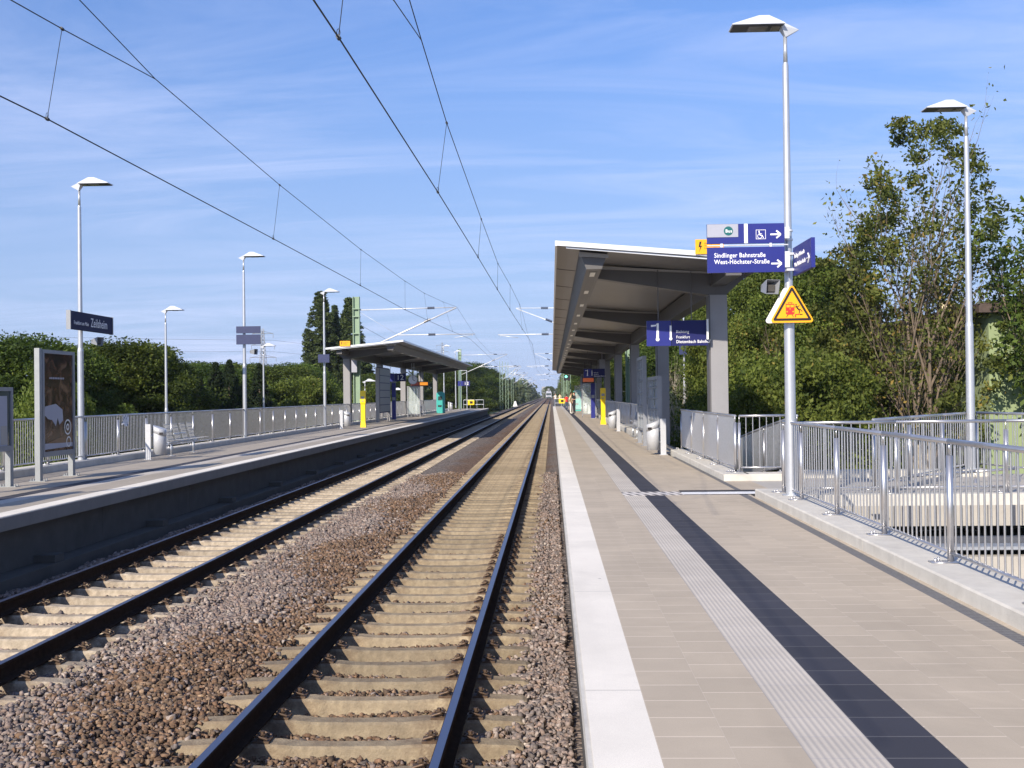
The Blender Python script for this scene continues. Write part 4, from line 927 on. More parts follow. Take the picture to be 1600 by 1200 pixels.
# ================================================================ PEOPLE
def person(x, y, z, h, rz, cols, label, pose=0, bag=False):
    """cols: top, trousers, shoe, hair"""
    r = empty('person', (x, y, z), label, 'person'); r.rotation_euler.z = rz
    s = h/1.75
    J = {'pel': (0, 0, .95, .135), 'waist': (0, 0, 1.10, .125), 'chest': (0, 0, 1.30, .155), 'neck0': (0, .0, 1.47, .07), 'neck': (0, -.005, 1.52, .055), 'head': (0, -.02, 1.62, .092), 'top': (0, -.01, 1.70, .075),
         'hl': (-.10, 0, .90, .095), 'kl': (-.11, -.02, .50, .062), 'al': (-.12, .02, .09, .043), 'tl': (-.13, -.14, .035, .035),
         'hr': (.10, 0, .90, .095), 'kr': (.12, -.03, .50, .062), 'ar': (.13, .02, .09, .043), 'tr': (.15, -.14, .035, .035),
         'sl': (-.19, 0, 1.42, .06), 'el': (-.26, .03, 1.15, .042), 'wl': (-.25, -.05, .92, .03), 'dl': (-.24, -.09, .83, .03),
         'sr': (.19, 0, 1.42, .06), 'er': (.25, .0, 1.16, .042), 'wr': (.14, -.22, 1.17, .03), 'dr': (.05, -.26, 1.19, .03)}
    if pose: J['er'] = (.26, .03, 1.15, .042); J['wr'] = (.27, -.03, .92, .03); J['dr'] = (.27, -.06, .83, .03)
    E_ = [('pel', 'waist'), ('waist', 'chest'), ('chest', 'neck0'), ('neck0', 'neck'), ('neck', 'head'), ('head', 'top'), ('pel', 'hl'), ('hl', 'kl'), ('kl', 'al'), ('al', 'tl'), ('pel', 'hr'), ('hr', 'kr'), ('kr', 'ar'), ('ar', 'tr'),
          ('chest', 'sl'), ('sl', 'el'), ('el', 'wl'), ('wl', 'dl'), ('chest', 'sr'), ('sr', 'er'), ('er', 'wr'), ('wr', 'dr')]
    ks = list(J); me = bpy.data.meshes.new('body'); me.from_pydata([tuple(c*s for c in J[k][:3]) for k in ks], [(ks.index(a), ks.index(c)) for a, c in E_], [])
    o = bpy.data.objects.new('body', me); COL.objects.link(o)
    md = o.modifiers.new('s', 'SKIN'); me.skin_vertices or None
    if not me.skin_vertices: me.attributes.new
    for i, k in enumerate(ks):
        rr = J[k][3]*s; me.skin_vertices[0].data[i].radius = (rr, rr*(.8 if k in ('waist', 'chest', 'pel') else 1)); me.skin_vertices[0].data[i].use_root = (k == 'pel')
    o.modifiers.new('u', 'SUBSURF').levels = 1
    dg = bpy.context.evaluated_depsgraph_get(); m2 = bpy.data.meshes.new_from_object(o.evaluated_get(dg)); bpy.data.objects.remove(o)
    m2.materials.clear()
    for k in ('skin', cols[0], cols[1], cols[2]): m2.materials.append(MT[k])
    for p in m2.polygons:
        c = p.center/s; arm = abs(c.x) > .22 or (c.y < -.13 and c.z > .7)
        if c.z > 1.49: i = 0
        elif arm and c.z < (1.2 if not pose else 1.22): i = 0
        elif c.z > .93: i = 1
        elif c.z > .10: i = 2
        else: i = 3
        if .7 < c.z < .95 and arm: i = 0
        p.material_index = i; p.use_smooth = True
    ob = bpy.data.objects.new('body', m2); COL.objects.link(ob); ob.parent = r
    b = MB(); n = 12
    for a in range(7):
        for q in range(n):
            th = a/6*R(115); ph = 2*math.pi*q/n; rr = .108
            if math.sin(ph) < -.3: th *= .55
            b.v.append((s*rr*math.sin(th)*math.cos(ph), s*(-.005+rr*1.08*math.sin(th)*math.sin(ph)), s*(1.645+rr*1.15*math.cos(th))))
    for a in range(6):
        for q in range(n): b.f.append((a*n+q, (a+1)*n+q, (a+1)*n+(q+1) % n, a*n+(q+1) % n)); b.mi.append(0)
    b.build('hair', cols[3], r, True)
    # face: nose, eyes, mouth
    b = MB(); b.hull([(-.014*s, -.110*s, 1.60*s), (.014*s, -.110*s, 1.60*s), (0, -.100*s, 1.645*s)], [(-.006*s, -.134*s, 1.602*s), (.006*s, -.134*s, 1.602*s), (0, -.115*s, 1.64*s)]); b.build('nose', 'skin', r)
    if bag:
        b = MB(); b.box(.20*s, .30*s, -.12*s, .12*s, .55*s, .80*s); b.tube([(.25*s, -.1*s, .8*s), (.25*s, 0, .88*s), (.25*s, .1*s, .8*s)], .01); tag(b.build('handbag', 'clothblack', loc=(x, y, z)), 'small black bag hanging from the hand of the person in black', 'bag')
    return r
person(1.42, 107, P, 1.55, 2.6, ('clothred', 'denim', 'clothwhite', 'hair'), 'person in a red top and jeans, leftmost of the waiting group', 1)
person(1.52, 88.4, P, 1.70, 1.3, ('clothcream', 'clothwhite', 'clothwhite', 'hair'), 'person in a cream shirt and white trousers', 0)
person(1.76, 86.9, P, 1.72, -1.2, ('clothblack', 'clothblack', 'clothblack', 'hair'), 'person dressed all in black facing the cream shirted person', 0)
person(.55, 168, .72, 1.7, .4, ('clothwhite', 'denim', 'clothblack', 'hair'), 'distant person in a white top standing past the platform end, left one', 1)
person(1.25, 171, .72, 1.7, -.4, ('clothcream', 'denim', 'clothblack', 'hair'), 'distant person in a pale top standing past the platform end, right one', 1)
strip('embankment_path', .2, 3, 145, 190, 'concshade', -.5, .72)
# ================================================================ CATENARY
def wires(name, lines, label, r=.0085):
    b = MB()
    for l in lines: b.tube(l, r, 6)
    tag(b.build(name, 'wire'), label, 'overhead wire', 'overhead contact wires')
c1 = [(-1.95, -2, 5.25), (-1.712, 8.05, 5.25), (-1.693, 8.9, 5.25), (-1.595, 15.79, 5.25), (-1.521, 23.36, 5.25), (-1.466, 30.52, 5.25), (-1.36, 41.0, 5.25), (-1.12, 66, 5.35), (-1.8, 138, 5.35), (-1.3, 210, 5.35), (-1.7, 350, 5.35), (-1.5, 600, 5.4)]
m1 = [(-1.51, 13.2, 6.60), (-1.456, 15.79, 6.24), (-1.444, 23.36, 6.06), (-1.44, 30.52, 5.96), (-1.38, 38, 6.1), (-1.40, 50, 6.42), (-1.62, 66, 6.95), (-1.6, 84, 6.2), (-1.6, 102, 6.0), (-1.6, 120, 6.2), (-1.6, 138, 6.95), (-1.6, 174, 6.0), (-1.6, 210, 6.95), (-1.5, 280, 6.0), (-1.5, 350, 6.9), (-1.5, 600, 6.5)]
dr = [((-1.693, 8.9, 5.25), (-1.63, 8.9, 5.75)), ((-1.595, 15.79, 5.25), (-1.456, 15.79, 6.24)), ((-1.521, 23.36, 5.25), (-1.444, 23.36, 6.06)), ((-1.466, 30.52, 5.25), (-1.44, 30.52, 5.96)), ((-1.40, 38, 5.25), (-1.38, 38, 6.1)), ((-1.3, 50, 5.27), (-1.40, 50, 6.42))]
wires('contact_wire', [c1], 'lower contact wire above the right hand track', .008)
wires('messenger_wire', [m1, [(-1.51, 13.2, 6.60), (-1.546, 12.4, 6.79), (-1.75, 6, 8.3)], [(-1.51, 13.2, 6.60), (-1.57, 11.3, 6.40), (-1.63, 8.9, 5.95), (-1.7, 6.5, 5.75)]], 'upper suspension wire above the right hand track', .0065)
def droppers(dr, label, side):
    r = empty('dropper_wires', dr[0][0], label, 'overhead wire', 'overhead contact wires'); o = Vector(dr[0][0])
    for a, c in dr:
        a = Vector(a)-o; c = Vector(c)-o; b = MB(); b.cyl(a, c, .004, n=5); b.cyl(a-Vector((0, .03, 0)), a+Vector((0, .03, 0)), .02, n=6); b.cyl(c-Vector((0, .03, 0)), c+Vector((0, .03, 0)), .018, n=6)
        for k in range(8):
            t0, t1 = R(45*k), R(45*k+45); q = a+Vector((0, 0, .04)); b.cyl(q+Vector((.014*math.cos(t0), 0, .03*math.sin(t0))), q+Vector((.014*math.cos(t1), 0, .03*math.sin(t1))), .003, n=4)
        b.build('dropper', 'wire', r)
droppers(dr, 'thin vertical droppers hanging over the right hand track', 1)
c2 = [(-5.8, 5, 5.5), (-5.689, 11.28, 5.5), (-5.637, 12.24, 5.5), (-5.508, 21.86, 5.5), (-5.413, 31.36, 5.5), (-5.341, 40.47, 5.5), (-4.98, 52, 5.5), (-4.72, 64.7, 5.62), (-6.0, 140, 5.4), (-5.4, 215, 5.4), (-5.7, 350, 5.4), (-5.6, 600, 5.4)]
m2 = [(-5.5, 15.3, 6.82), (-5.369, 21.86, 6.571), (-5.384, 31.36, 6.52), (-5.335, 40.16, 6.55), (-5.27, 46.1, 6.62), (-5.35, 55, 7.0), (-5.5, 64.7, 7.52), (-5.6, 84, 6.6), (-5.7, 102, 6.3), (-5.7, 120, 6.6), (-5.7, 140, 7.45), (-5.6, 178, 6.3), (-5.6, 215, 7.3), (-5.6, 280, 6.3), (-5.6, 350, 7.2), (-5.6, 600, 6.9)]
wires('contact_wire', [c2], 'lower contact wire above the left hand track', .008)
wires('messenger_wire', [m2, [(-5.5, 15.3, 6.82), (-5.58, 12.9, 7.12), (-5.8, 7, 8.0)], [(-5.5, 15.3, 6.82), (-5.459, 12.24, 6.514), (-5.42, 11.0, 6.39), (-5.4, 7, 6.1)]], 'upper suspension wire above the left hand track', .0065)
droppers([((-5.637, 12.24, 5.5), (-5.459, 12.24, 6.514)), ((-5.508, 21.86, 5.5), (-5.369, 21.86, 6.571)), ((-5.413, 31.36, 5.5), (-5.384, 31.36, 6.52)), ((-5.341, 40.47, 5.5), (-5.335, 40.47, 6.55)), ((-5.15, 46.1, 5.5), (-5.27, 46.1, 6.62)), ((-4.9, 55, 5.53), (-5.35, 55, 7.0))], 'thin vertical droppers hanging over the left hand track', 2)
wires('feeder_wire', [[(-12.0, 64.7, 7.0), (-11.9, 95, 5.9), (-11.9, 140, 7.0)]], 'thin feeder wire between the green masts at left', .01)
def cantilever(xm, y, s, ztop, zbot, xe, ze, zreg, xr, r):
    """arm from mast xm to top end (xe,ze)"""
    b = MB(); b.cyl((xm, 0, ze-.08), (xe, 0, ze), .030 if s > 0 else .02, n=10); b.cyl((xm, 0, zbot), (xe+.02*s, 0, ze-.02), .045 if s > 0 else .025, n=10)
    xs_ = xm+(xe-xm)*.38; zs_ = zbot+(ze-zbot)*.38
    b.cyl((xs_, 0, zs_), (xr, 0, zreg), .028, n=8); b.cyl((xr-.2*s, 0, zreg-.05), (xr-1.2*s, 0, zreg-.20), .018, n=6); b.cyl((xr-.15*s, 0, zreg), (xr-.15*s, 0, zreg-.12), .015, n=6)
    b.cyl((xm, 0, ze-.2), (xs_, 0, zs_+.05), .008, n=4); b.build('arm', 'tube', r, True)
    b = MB()
    for (a, c, f) in (((xm, ze-.08), (xe, ze), .74), ((xm, zbot), (xe, ze), .70), ((xs_, zs_), (xr, zreg), .45)):
        p = Vector((a[0]+(c[0]-a[0])*f, 0, a[1]+(c[1]-a[1])*f)); d = Vector((c[0]-a[0], 0, c[1]-a[1])).normalized()
        for k in range(-3, 4): b.cyl(p+d*k*.06-d*.02, p+d*k*.06+d*.02, .075, n=10)
    b.build('insulator', 'insul', r)
def mast(x, y, s, track, label, lattice=False, zt=8.2, xoff=1.0):
    r = empty('catenary_mast', (x, y, 0), label, 'catenary mast', 'catenary masts'); b = MB()
    w = .16
    if not lattice:
        b.box(-.20, -.15, -.14, .14, -3, zt).box(.15, .20, -.14, .14, -3, zt).box(-.15, .15, -.012, .012, -3, zt)
        for zz in (7.0, 6.0, 7.45): b.box(-.22, .22, -.16, .16, zz, zz+.06)
    else:
        for a in (-.25, .25):
            b.box(a-.03, a+.03, -.12, .12, -2.5, zt)
        k = 0; z = -2
        while z < zt-.4:
            b.cyl((-.23 if k % 2 else .23, -.1, z), (.23 if k % 2 else -.23, -.1, z+.45), .02, n=4, caps=False); z += .45; k += 1
    b.build('mast', 'mast', r)
    cantilever(0.2*s, y, s, 0, 4.95, (track-x)+.15*s, 7.5, 5.92, (track-x)+1.25*s, r)
    return r
mast(-11.42, 64.7, 1, -5.69, 'green catenary mast rising through the left platform beside the first canopy column')
mast(-11.6, 140, 1, -5.69, 'second green catenary mast past the left canopy')
mast(4.6, 66, -1, -1.9, 'catenary mast hidden behind the right canopy with its arm reaching out'); mast(3.9, 140, -1, -1.9, 'catenary mast near the end of the right canopy', True)
for x, y, s, tr, lab in ((-8.9, 196, 1, -5.69, 'lattice catenary mast, tallest looking of those left of the far tracks'), (-8.2, 203, 1, -5.69, 'lattice catenary mast standing directly right of the tallest one'), (-9.3, 262, 1, -5.69, 'third lattice mast receding left of the far tracks'),
                         (-9.3, 330, 1, -5.69, 'fourth lattice mast receding left of the far tracks'), (-9.3, 400, 1, -5.69, 'farthest lattice mast left of the far tracks'),
                         (2.9, 200, -1, -1.6, 'lattice mast behind the distant people on the right'), (2.7, 270, -1, -1.6, 'farther lattice mast on the right of the tracks')):
    mast(x, y, s, tr, lab, True, 8.3)
for x, y, lab in ((1.75, 156, 'left leg of the lattice signal mast past the right platform'), (2.55, 156, 'right leg of the lattice signal mast past the right platform')):
    b = MB()
    for a in (-.13, .13): b.box(a-.03, a+.03, -.1, .1, -.5, 5.2)
    z = 0; k = 0
    while z < 5.0: b.cyl((-.12 if k % 2 else .12, -.08, z), (.12 if k % 2 else -.12, -.08, z+.35), .02, n=4, caps=False); z += .35; k += 1
    tag(b.build('lattice_mast', 'mast', loc=(x, y, 0)), lab, 'mast')
r = empty('rail_signal', (2.15, 154, 0), 'railway signal with green light under the end of the right canopy', 'signal')
b = MB(); b.cyl((0, 0, -.5), (0, 0, 4.3), .07); b.build('post', 'mast', r); b = MB(); b.box(-.45, .45, 0, .1, 4.2, 5.0); b.build('signal_board', 'black', r)
e = mat('signal_green', (.1, .8, .5), .4); e.node_tree.nodes['Principled BSDF'].inputs['Emission Color'].default_value = (.2, 1, .7, 1); e.node_tree.nodes['Principled BSDF'].inputs['Emission Strength'].default_value = 2
b = MB(); disc(b, -.12, -.002, 4.75, .16, 14, .03); b.build('signal_lamp', e, r)
# far train
r = empty('train', (-1.535, 560, 0), 'distant train front on the right hand track at the horizon', 'train')
b = MB(); b.hull([(-1.5, 0, .3), (1.5, 0, .3), (1.5, 60, .3), (-1.5, 60, .3)], [(-1.45, 0, 3.0), (1.45, 0, 3.0), (1.45, 60, 3.0), (-1.45, 60, 3.0)]); b.hull([(-1.45, 0, 3.0), (1.45, 0, 3.0), (1.45, 60, 3.0), (-1.45, 60, 3.0)], [(-1.0, .6, 4.1), (1.0, .6, 4.1), (1.0, 60, 4.1), (-1.0, 60, 4.1)]); b.build('body', 'signgrey', r)
b = MB(); b.box(-1.2, 1.2, -.05, -.01, 1.9, 2.9); b.box(-1.3, 1.3, -.05, -.01, .3, 1.0); b.build('windscreen', 'glass', r)
b = MB(); b.box(-1.2, -.8, -.08, -.02, 1.2, 1.5).box(.8, 1.2, -.08, -.02, 1.2, 1.5); b.build('headlight', 'text', r)
b = MB(); b.hull([(-.4, 0, 4.1), (.4, 0, 4.1), (.4, 2, 4.1), (-.4, 2, 4.1)], [(-.6, 0, 5.2), (.6, 0, 5.2), (.6, .1, 5.25), (-.6, .1, 5.25)]); b.build('pantograph', 'case', r)
b = MB()
for x0_, w_, h_ in ((-12, 6, 8.5), (-5, 5, 6.5), (.2, 4, 7.5)): b.box(x0_, x0_+w_, 0, 8, -3, h_)
b.cur = 1
for x0_, w_, h_ in ((-12, 6, 8.5), (-5, 5, 6.5), (.2, 4, 7.5)):
    for k in range(3): b.box(x0_+.4, x0_+w_-.4, -.06, -.02, h_-2.2-k*2.6, h_-1.2-k*2.6)
bld = b.build('office_block', ['greyl', 'case'], loc=(4, 900, 0)); tag(bld, 'pale office blocks on the horizon above the vanishing tracks', 'building')
# shunting marker
b = MB(); b.hull([(-.5, 0, -.3), (.5, 0, -.3), (.5, .3, -.3), (-.5, .3, -.3)], [(-.15, .05, .9), (.15, .05, .9), (.15, .25, .9), (-.15, .25, .9)]); tag(b.build('track_marker', 'white', loc=(-8.1, 245, 0)), 'small white marker beside the left hand track far away', 'marker')
# pylons
def pylon(x, y, h, label):
    r = empty('electricity_pylon', (x, y, -4), label, 'pylon', 'electricity pylons'); b = MB(); w = 2.2
    for a in (-1, 1):
        for c in (-1, 1): b.cyl((a*w, c*w, 0), (a*.3, c*.3, h), .13, .09, 4)
    z = 0; k = 0
    while z < h-1:
        f0 = w-(w-.3)*z/h; st = max(1.4, f0*1.5); f1 = w-(w-.3)*min(1, (z+st)/h)
        for c in (-1, 1):
            b.cyl((-f0, c*f0, z), (f1, c*f1, z+st), .07, n=4, caps=False); b.cyl((f0, c*f0, z), (-f1, c*f1, z+st), .07, n=4, caps=False)
        z += st
    b.build('tower', 'case', r); b = MB()
    for zz, L in ((h-1.8, 3.8), (h-6, 4.2), (h-10.5, 4.8)):
        b.cyl((-L, 0, zz), (L, 0, zz), .10, n=4); b.cyl((-L, 0, zz), (0, 0, zz+.9), .07, n=4).cyl((L, 0, zz), (0, 0, zz+.9), .07, n=4)
        for q in (-L, L): b.cyl((q, 0, zz), (q, 0, zz-1.6), .09, n=5)
    b.build('crossarm', 'case', r)
    return r
pylon(-105, 400, 31.5, 'electricity pylon with three crossarms behind the left platform'); pylon(-69, 700, 40, 'more distant electricity pylon above the left canopy roof')
b = MB()
for zz, q in ((23.2, 4), (19, 4), (14.6, 5), (14.6, -5)):
    for (a, c) in (((-105+q, 400), (-69+q, 700)), ((-105+q, 400), (-330+q, 180))):
        pts = []
        for i in range(9):
            t = i/8; pts.append((a[0]+(c[0]-a[0])*t, a[1]+(c[1]-a[1])*t, zz+ (9*t if c[1] > 400 else 3*t)-26*t*(1-t)*.35)); 
        b.tube(pts, .035, 4)
tag(b.build('power_line', 'wire'), 'faint power lines strung between the pylons', 'power line')
# ================================================================ BUILDINGS right
r = empty('green_house', (14.8, 38, -3.4), 'light green house with dark roof behind the far right railing', 'house')
b = MB(); b.box(0, 12, 0, 14, 0, 8.3); b.build('wall', 'greenwall', r)
b = MB(); b.hull([(-.5, -.5, 8.3), (12.5, -.5, 8.3), (12.5, 14.5, 8.3), (-.5, 14.5, 8.3)], [(-.5, -.5, 8.6), (12.5, -.5, 8.6), (12.5, 14.5, 8.6), (-.5, 14.5, 8.6)]); b.hull([(-.5, -.5, 8.602), (12.5, -.5, 8.602), (12.5, 14.5, 8.602), (-.5, 14.5, 8.602)], [(3, 4, 9.3), (9, 4, 9.3), (9, 10, 9.3), (3, 10, 9.3)]); b.build('roof', 'roofbrown', r)
r = empty('cream_house', (20.0, 60, -3.4), 'cream house with brown roof and chimney behind the sparse tree', 'house')
b = MB(); b.box(0, 9, 0, 9, 0, 8.0); b.build('wall', 'cream', r)
b = MB(); b.hull([(-.4, -.4, 8.0), (9.4, -.4, 8.0), (9.4, 9.4, 8.0), (-.4, 9.4, 8.0)], [(1.5, 4, 9.9), (7.5, 4, 9.9), (7.5, 5, 9.9), (1.5, 5, 9.9)]); rf = b.build('roof', 'roofbrown', r)
b = MB(); b.box(1.8, 2.6, 2.6, 3.3, 8.9, 10.6); b.build('chimney', 'cream', rf); b = MB(); b.box(2.9, 4.2, 1.0, 2.6, 8.6, 9.6); b.build('dormer', 'white', rf)
for xx in (1.5, 5.5):
    b = MB(); b.box(xx, xx+1.2, -.03, -.004, 4.8, 6.2); w_ = b.build('window', 'glass', r); b = MB(); b.box(xx-.08, xx+1.28, -.05, -.031, 6.2, 6.3).box(xx-.08, xx+1.28, -.05, -.031, 4.7, 4.8); b.build('frame', 'white', w_)
# ================================================================ TREES
def leafmat(name, c1_, c2_, c3_=None, trans=.35):
    ma = bpy.data.materials.new(name); ma.use_nodes = True; t = ma.node_tree; t.nodes.remove(t.nodes['Principled BSDF']); out = t.nodes['Material Output']
    a = N(t, 'ShaderNodeAttribute', attribute_name='tint'); cr = N(t, 'ShaderNodeValToRGB', inp={0: a.outputs['Fac']}); e = cr.color_ramp.elements
    e[0].color = (*c1_, 1); e[1].position = .86; e[1].color = (*c2_, 1)
    if c3_: k = e.new(.96); k.color = (*c3_, 1)
    oi = N(t, 'ShaderNodeObjectInfo'); hs = N(t, 'ShaderNodeHueSaturation', inp={'Color': cr.outputs[0], 'Value': N(t, 'ShaderNodeMapRange', inp={0: oi.outputs['Random'], 3: .85, 4: 1.15}).outputs[0], 'Hue': N(t, 'ShaderNodeMapRange', inp={0: oi.outputs['Random'], 3: .49, 4: .51}).outputs[0]})
    d = N(t, 'ShaderNodeBsdfPrincipled', inp={'Base Color': hs.outputs[0], 'Roughness': .65, 'Specular IOR Level': .25})
    tr = N(t, 'ShaderNodeBsdfTranslucent', inp={0: MIX(t, 1.0, hs.outputs[0], (1.3, 1.35, .5), 'MULTIPLY')})
    mx = N(t, 'ShaderNodeMixShader', inp={0: trans, 1: d.outputs[0], 2: tr.outputs[0]}); t.links.new(mx.outputs[0], out.inputs[0]); return ma
MT['leafA'] = leafmat('leaf_green', (.024, .045, .010), (.120, .165, .030), (.18, .20, .045))
MT['leafB'] = leafmat('leaf_olive', (.046, .080, .014), (.190, .235, .045), (.29, .25, .06))
MT['leafC'] = leafmat('leaf_autumn', (.050, .072, .016), (.175, .195, .045), (.34, .24, .06))
MT['leafD'] = leafmat('leaf_poplar', (.030, .052, .018), (.13, .165, .055))
MT['leafE'] = leafmat('needle_dark', (.016, .030, .014), (.055, .080, .030))
MT['leafF'] = leafmat('leaf_far', (.05, .07, .04), (.12, .15, .07))
def leaves(name, cen, size, rg, tint, mat_, parent, aspect=.62):
    n = len(cen); a = rg.normal(0, 1, (n, 3)); a /= np.linalg.norm(a, axis=1, keepdims=True)
    nrm = rg.normal(0, 1, (n, 3)); nrm[:, 2] = abs(nrm[:, 2])+.35; b_ = np.cross(a, nrm); b_ /= np.linalg.norm(b_, axis=1, keepdims=True)+1e-9
    s = size*rg.uniform(.6, 1.35, (n, 1)); A = a*s; B = b_*s*aspect
    fold = np.cross(a, b_)*s*.22
    V = np.stack([cen-A, cen-B*.9+fold-A*.1, cen+A, cen+B*.9+fold+A*.1], 1)
    me = bpy.data.meshes.new(name); me.vertices.add(n*4); me.vertices.foreach_set('co', V.reshape(-1).astype(np.float32))
    me.loops.add(n*4); me.loops.foreach_set('vertex_index', np.arange(n*4, dtype=np.int32)); me.polygons.add(n); me.polygons.foreach_set('loop_start', np.arange(n, dtype=np.int32)*4)
    me.update(calc_edges=True); at = me.attributes.new('tint', 'FLOAT', 'FACE'); at.data.foreach_set('value', np.clip(tint, 0, 1).astype(np.float32))
    me.materials.append(MT[mat_]); o = bpy.data.objects.new(name, me); COL.objects.link(o); o.parent = parent; return o
def crown_pts(rg, H, base, Rmax, shape, nclump, per, cs):
    """clumps spread over the outer volume of an uneven crown"""
    P_, Tn = [], []
    lob = rg.uniform(0, 6.28, 6); la = rg.uniform(.08, .22, 6)
    for i in range(nclump):
        t = rg.random()**.85; z = base+(H-base)*t; th = rg.uniform(0, 2*math.pi)
        if shape == 'round': rr = Rmax*math.sqrt(max(.02, 1-((t-.42)/.60)**2))
        elif shape == 'column': rr = Rmax*(min(1, .45+t*2.2) if t < .3 else (1-((t-.3)/.72)**1.6*.93))
        elif shape == 'cone': rr = Rmax*(1.02-t)**.85
        elif shape == 'vase': rr = Rmax*(.35+.75*t if t < .55 else math.sqrt(max(.03, 1-((t-.55)/.47)**2))*.80)
        w = 1+sum(la[k]*math.sin((k+1)*th+lob[k]+t*3*(k % 3)) for k in range(6))*.8
        rad = rr*w*(rg.uniform(.25, 1.0)**.5)
        c = np.array([rad*math.cos(th), rad*math.sin(th), z])
        n = int(per*rg.uniform(.5, 1.4)); k = cs*rg.uniform(.6, 1.3)*((1.15-.6*t) if shape == 'column' else (1.25-1.1*t) if shape == 'cone' else 1)
        q = rg.normal(0, 1, (n, 3)); q /= np.linalg.norm(q, axis=1, keepdims=True); q *= (rg.random((n, 1))**.5)*k; q[:, 2] *= .75
        P_.append(c+q); Tn.append(np.full(n, rg.uniform(.1, .75))+rg.normal(0, .16, n))
    return np.concatenate(P_), np.concatenate(Tn)
def limb(b, rg, p, d, L, r, depth, tips, up=.25):
    n = 4; q = p
    for i in range(n):
        d2 = (d+Vector(rg.normal(0, .12, 3))+Vector((0, 0, up*.25))).normalized(); e = q+d2*L/n
        b.cyl(q, e, r*(1-.18*i), r*(1-.18*(i+1)), 6, False); q = e; d = d2
        if depth > 0 and i >= 1:
            for k in range(2):
                a = rg.uniform(0, 6.28); s_ = Vector((math.cos(a), math.sin(a), .35)).normalized(); limb(b, rg, q, (d*.75+s_*.65).normalized(), L*rg.uniform(.45, .65), r*.5, depth-1, tips, up)
    tips.append(q)
def tree_master(kind, seed):
    rg = np.random.default_rng(seed); r = empty('broadleaf_tree', (0, 0, 0), 'x', 'tree'); b = MB(); tips = []
    if kind == 'round':
        limb(b, rg, Vector((0, 0, 0)), Vector((0, 0, 1)), 3.6, .20, 2, tips, .5); b.build('trunk', 'bark', r)
        p, t = crown_pts(rg, 10, 1.4, 3.1, 'round', 330, 285, .70); leaves('crown', p, .064, rg, t, 'leafA', r)
    elif kind == 'round2':
        limb(b, rg, Vector((0, 0, 0)), Vector((.1, 0, 1)), 3.8, .18, 2, tips, .5); b.build('trunk', 'bark', r)
        p, t = crown_pts(rg, 10, 1.0, 2.9, 'vase', 300, 275, .66); leaves('crown', p, .066, rg, t, 'leafA', r)
    elif kind == 'olive':
        limb(b, rg, Vector((0, 0, 0)), Vector((.1, 0, 1)), 3.8, .18, 2, tips, .5); b.build('trunk', 'bark', r)
        p, t = crown_pts(rg, 10, 1.0, 2.9, 'round', 310, 280, .62); leaves('crown', p, .064, rg, t, 'leafB', r)
    elif kind == 'poplar':
        r.name = 'poplar_tree'; b.cyl((0, 0, 0), (0, 0, 16), .25, .06, 8); b.build('trunk', 'bark', r)
        p, t = crown_pts(rg, 20, 1.5, 1.8, 'column', 800, 75, .55); leaves('crown', p, .12, rg, t, 'leafD', r)
    elif kind == 'conifer':
        r.name = 'conifer_tree'; b.cyl((0, 0, 0), (0, 0, 9), .18, .03, 7); b.build('trunk', 'bark', r)
        p, t = crown_pts(rg, 9.6, .6, 2.0, 'cone', 800, 55, .34); leaves('crown', p, .085, rg, t, 'leafE', r, .35)
    elif kind == 'bush':
        r.name = 'bushy_tree'; limb(b, rg, Vector((0, 0, 0)), Vector((0, 0, 1)), 1.8, .10, 2, tips, .4); b.build('trunk', 'bark', r)
        p, t = crown_pts(rg, 5, .2, 2.4, 'round', 200, 240, .55); leaves('crown', p, .058, rg, t, 'leafB', r)
    return r
KM = {k: tree_master(k, i+11) for i, k in enumerate(('round', 'round2', 'poplar', 'conifer', 'bush', 'olive'))}
used = set()
def tree(kind, x, y, z, h, w, rz, label, group):
    H0 = {'olive': 10.3, 'round': 10.3, 'round2': 10.2, 'poplar': 20.3, 'conifer': 9.9, 'bush': 5.2}[kind]; W0 = {'olive': 3.1, 'round': 3.3, 'round2': 2.9, 'poplar': 2.0, 'conifer': 2.0, 'bush': 2.6}[kind]
    if kind != 'poplar':
        if y < 143: x = max(x, 3.9+w*1.15) if x > 0 else min(x, -11.9-w*1.15)
        else: x = max(x, 2.6+w*1.1) if x > 0 else min(x, -8.8-w*1.1)
    sc = (w/W0, w/W0, h/H0); m_ = KM[kind]
    if m_.name not in CH: reg(m_)
    if kind not in used:
        used.add(kind); c = m_; c.location = (x, y, z); c.rotation_euler.z = rz; c.scale = sc; tag(c, label, 'tree', group)
    else:
        c = dup(m_, (x, y, z), label, group, rz, sc); c['category'] = 'tree'
def tpx(px_, ytop, Y, zb=-3.5):
    """ground position and height of a tree from its direction and distance"""
    x = (px_-862)/1730*Y; zt = 2.334+((616-(px_-862)*.0122)-ytop)/1730*Y
    return x, zt-zb
GL = 'trees behind the left railing'
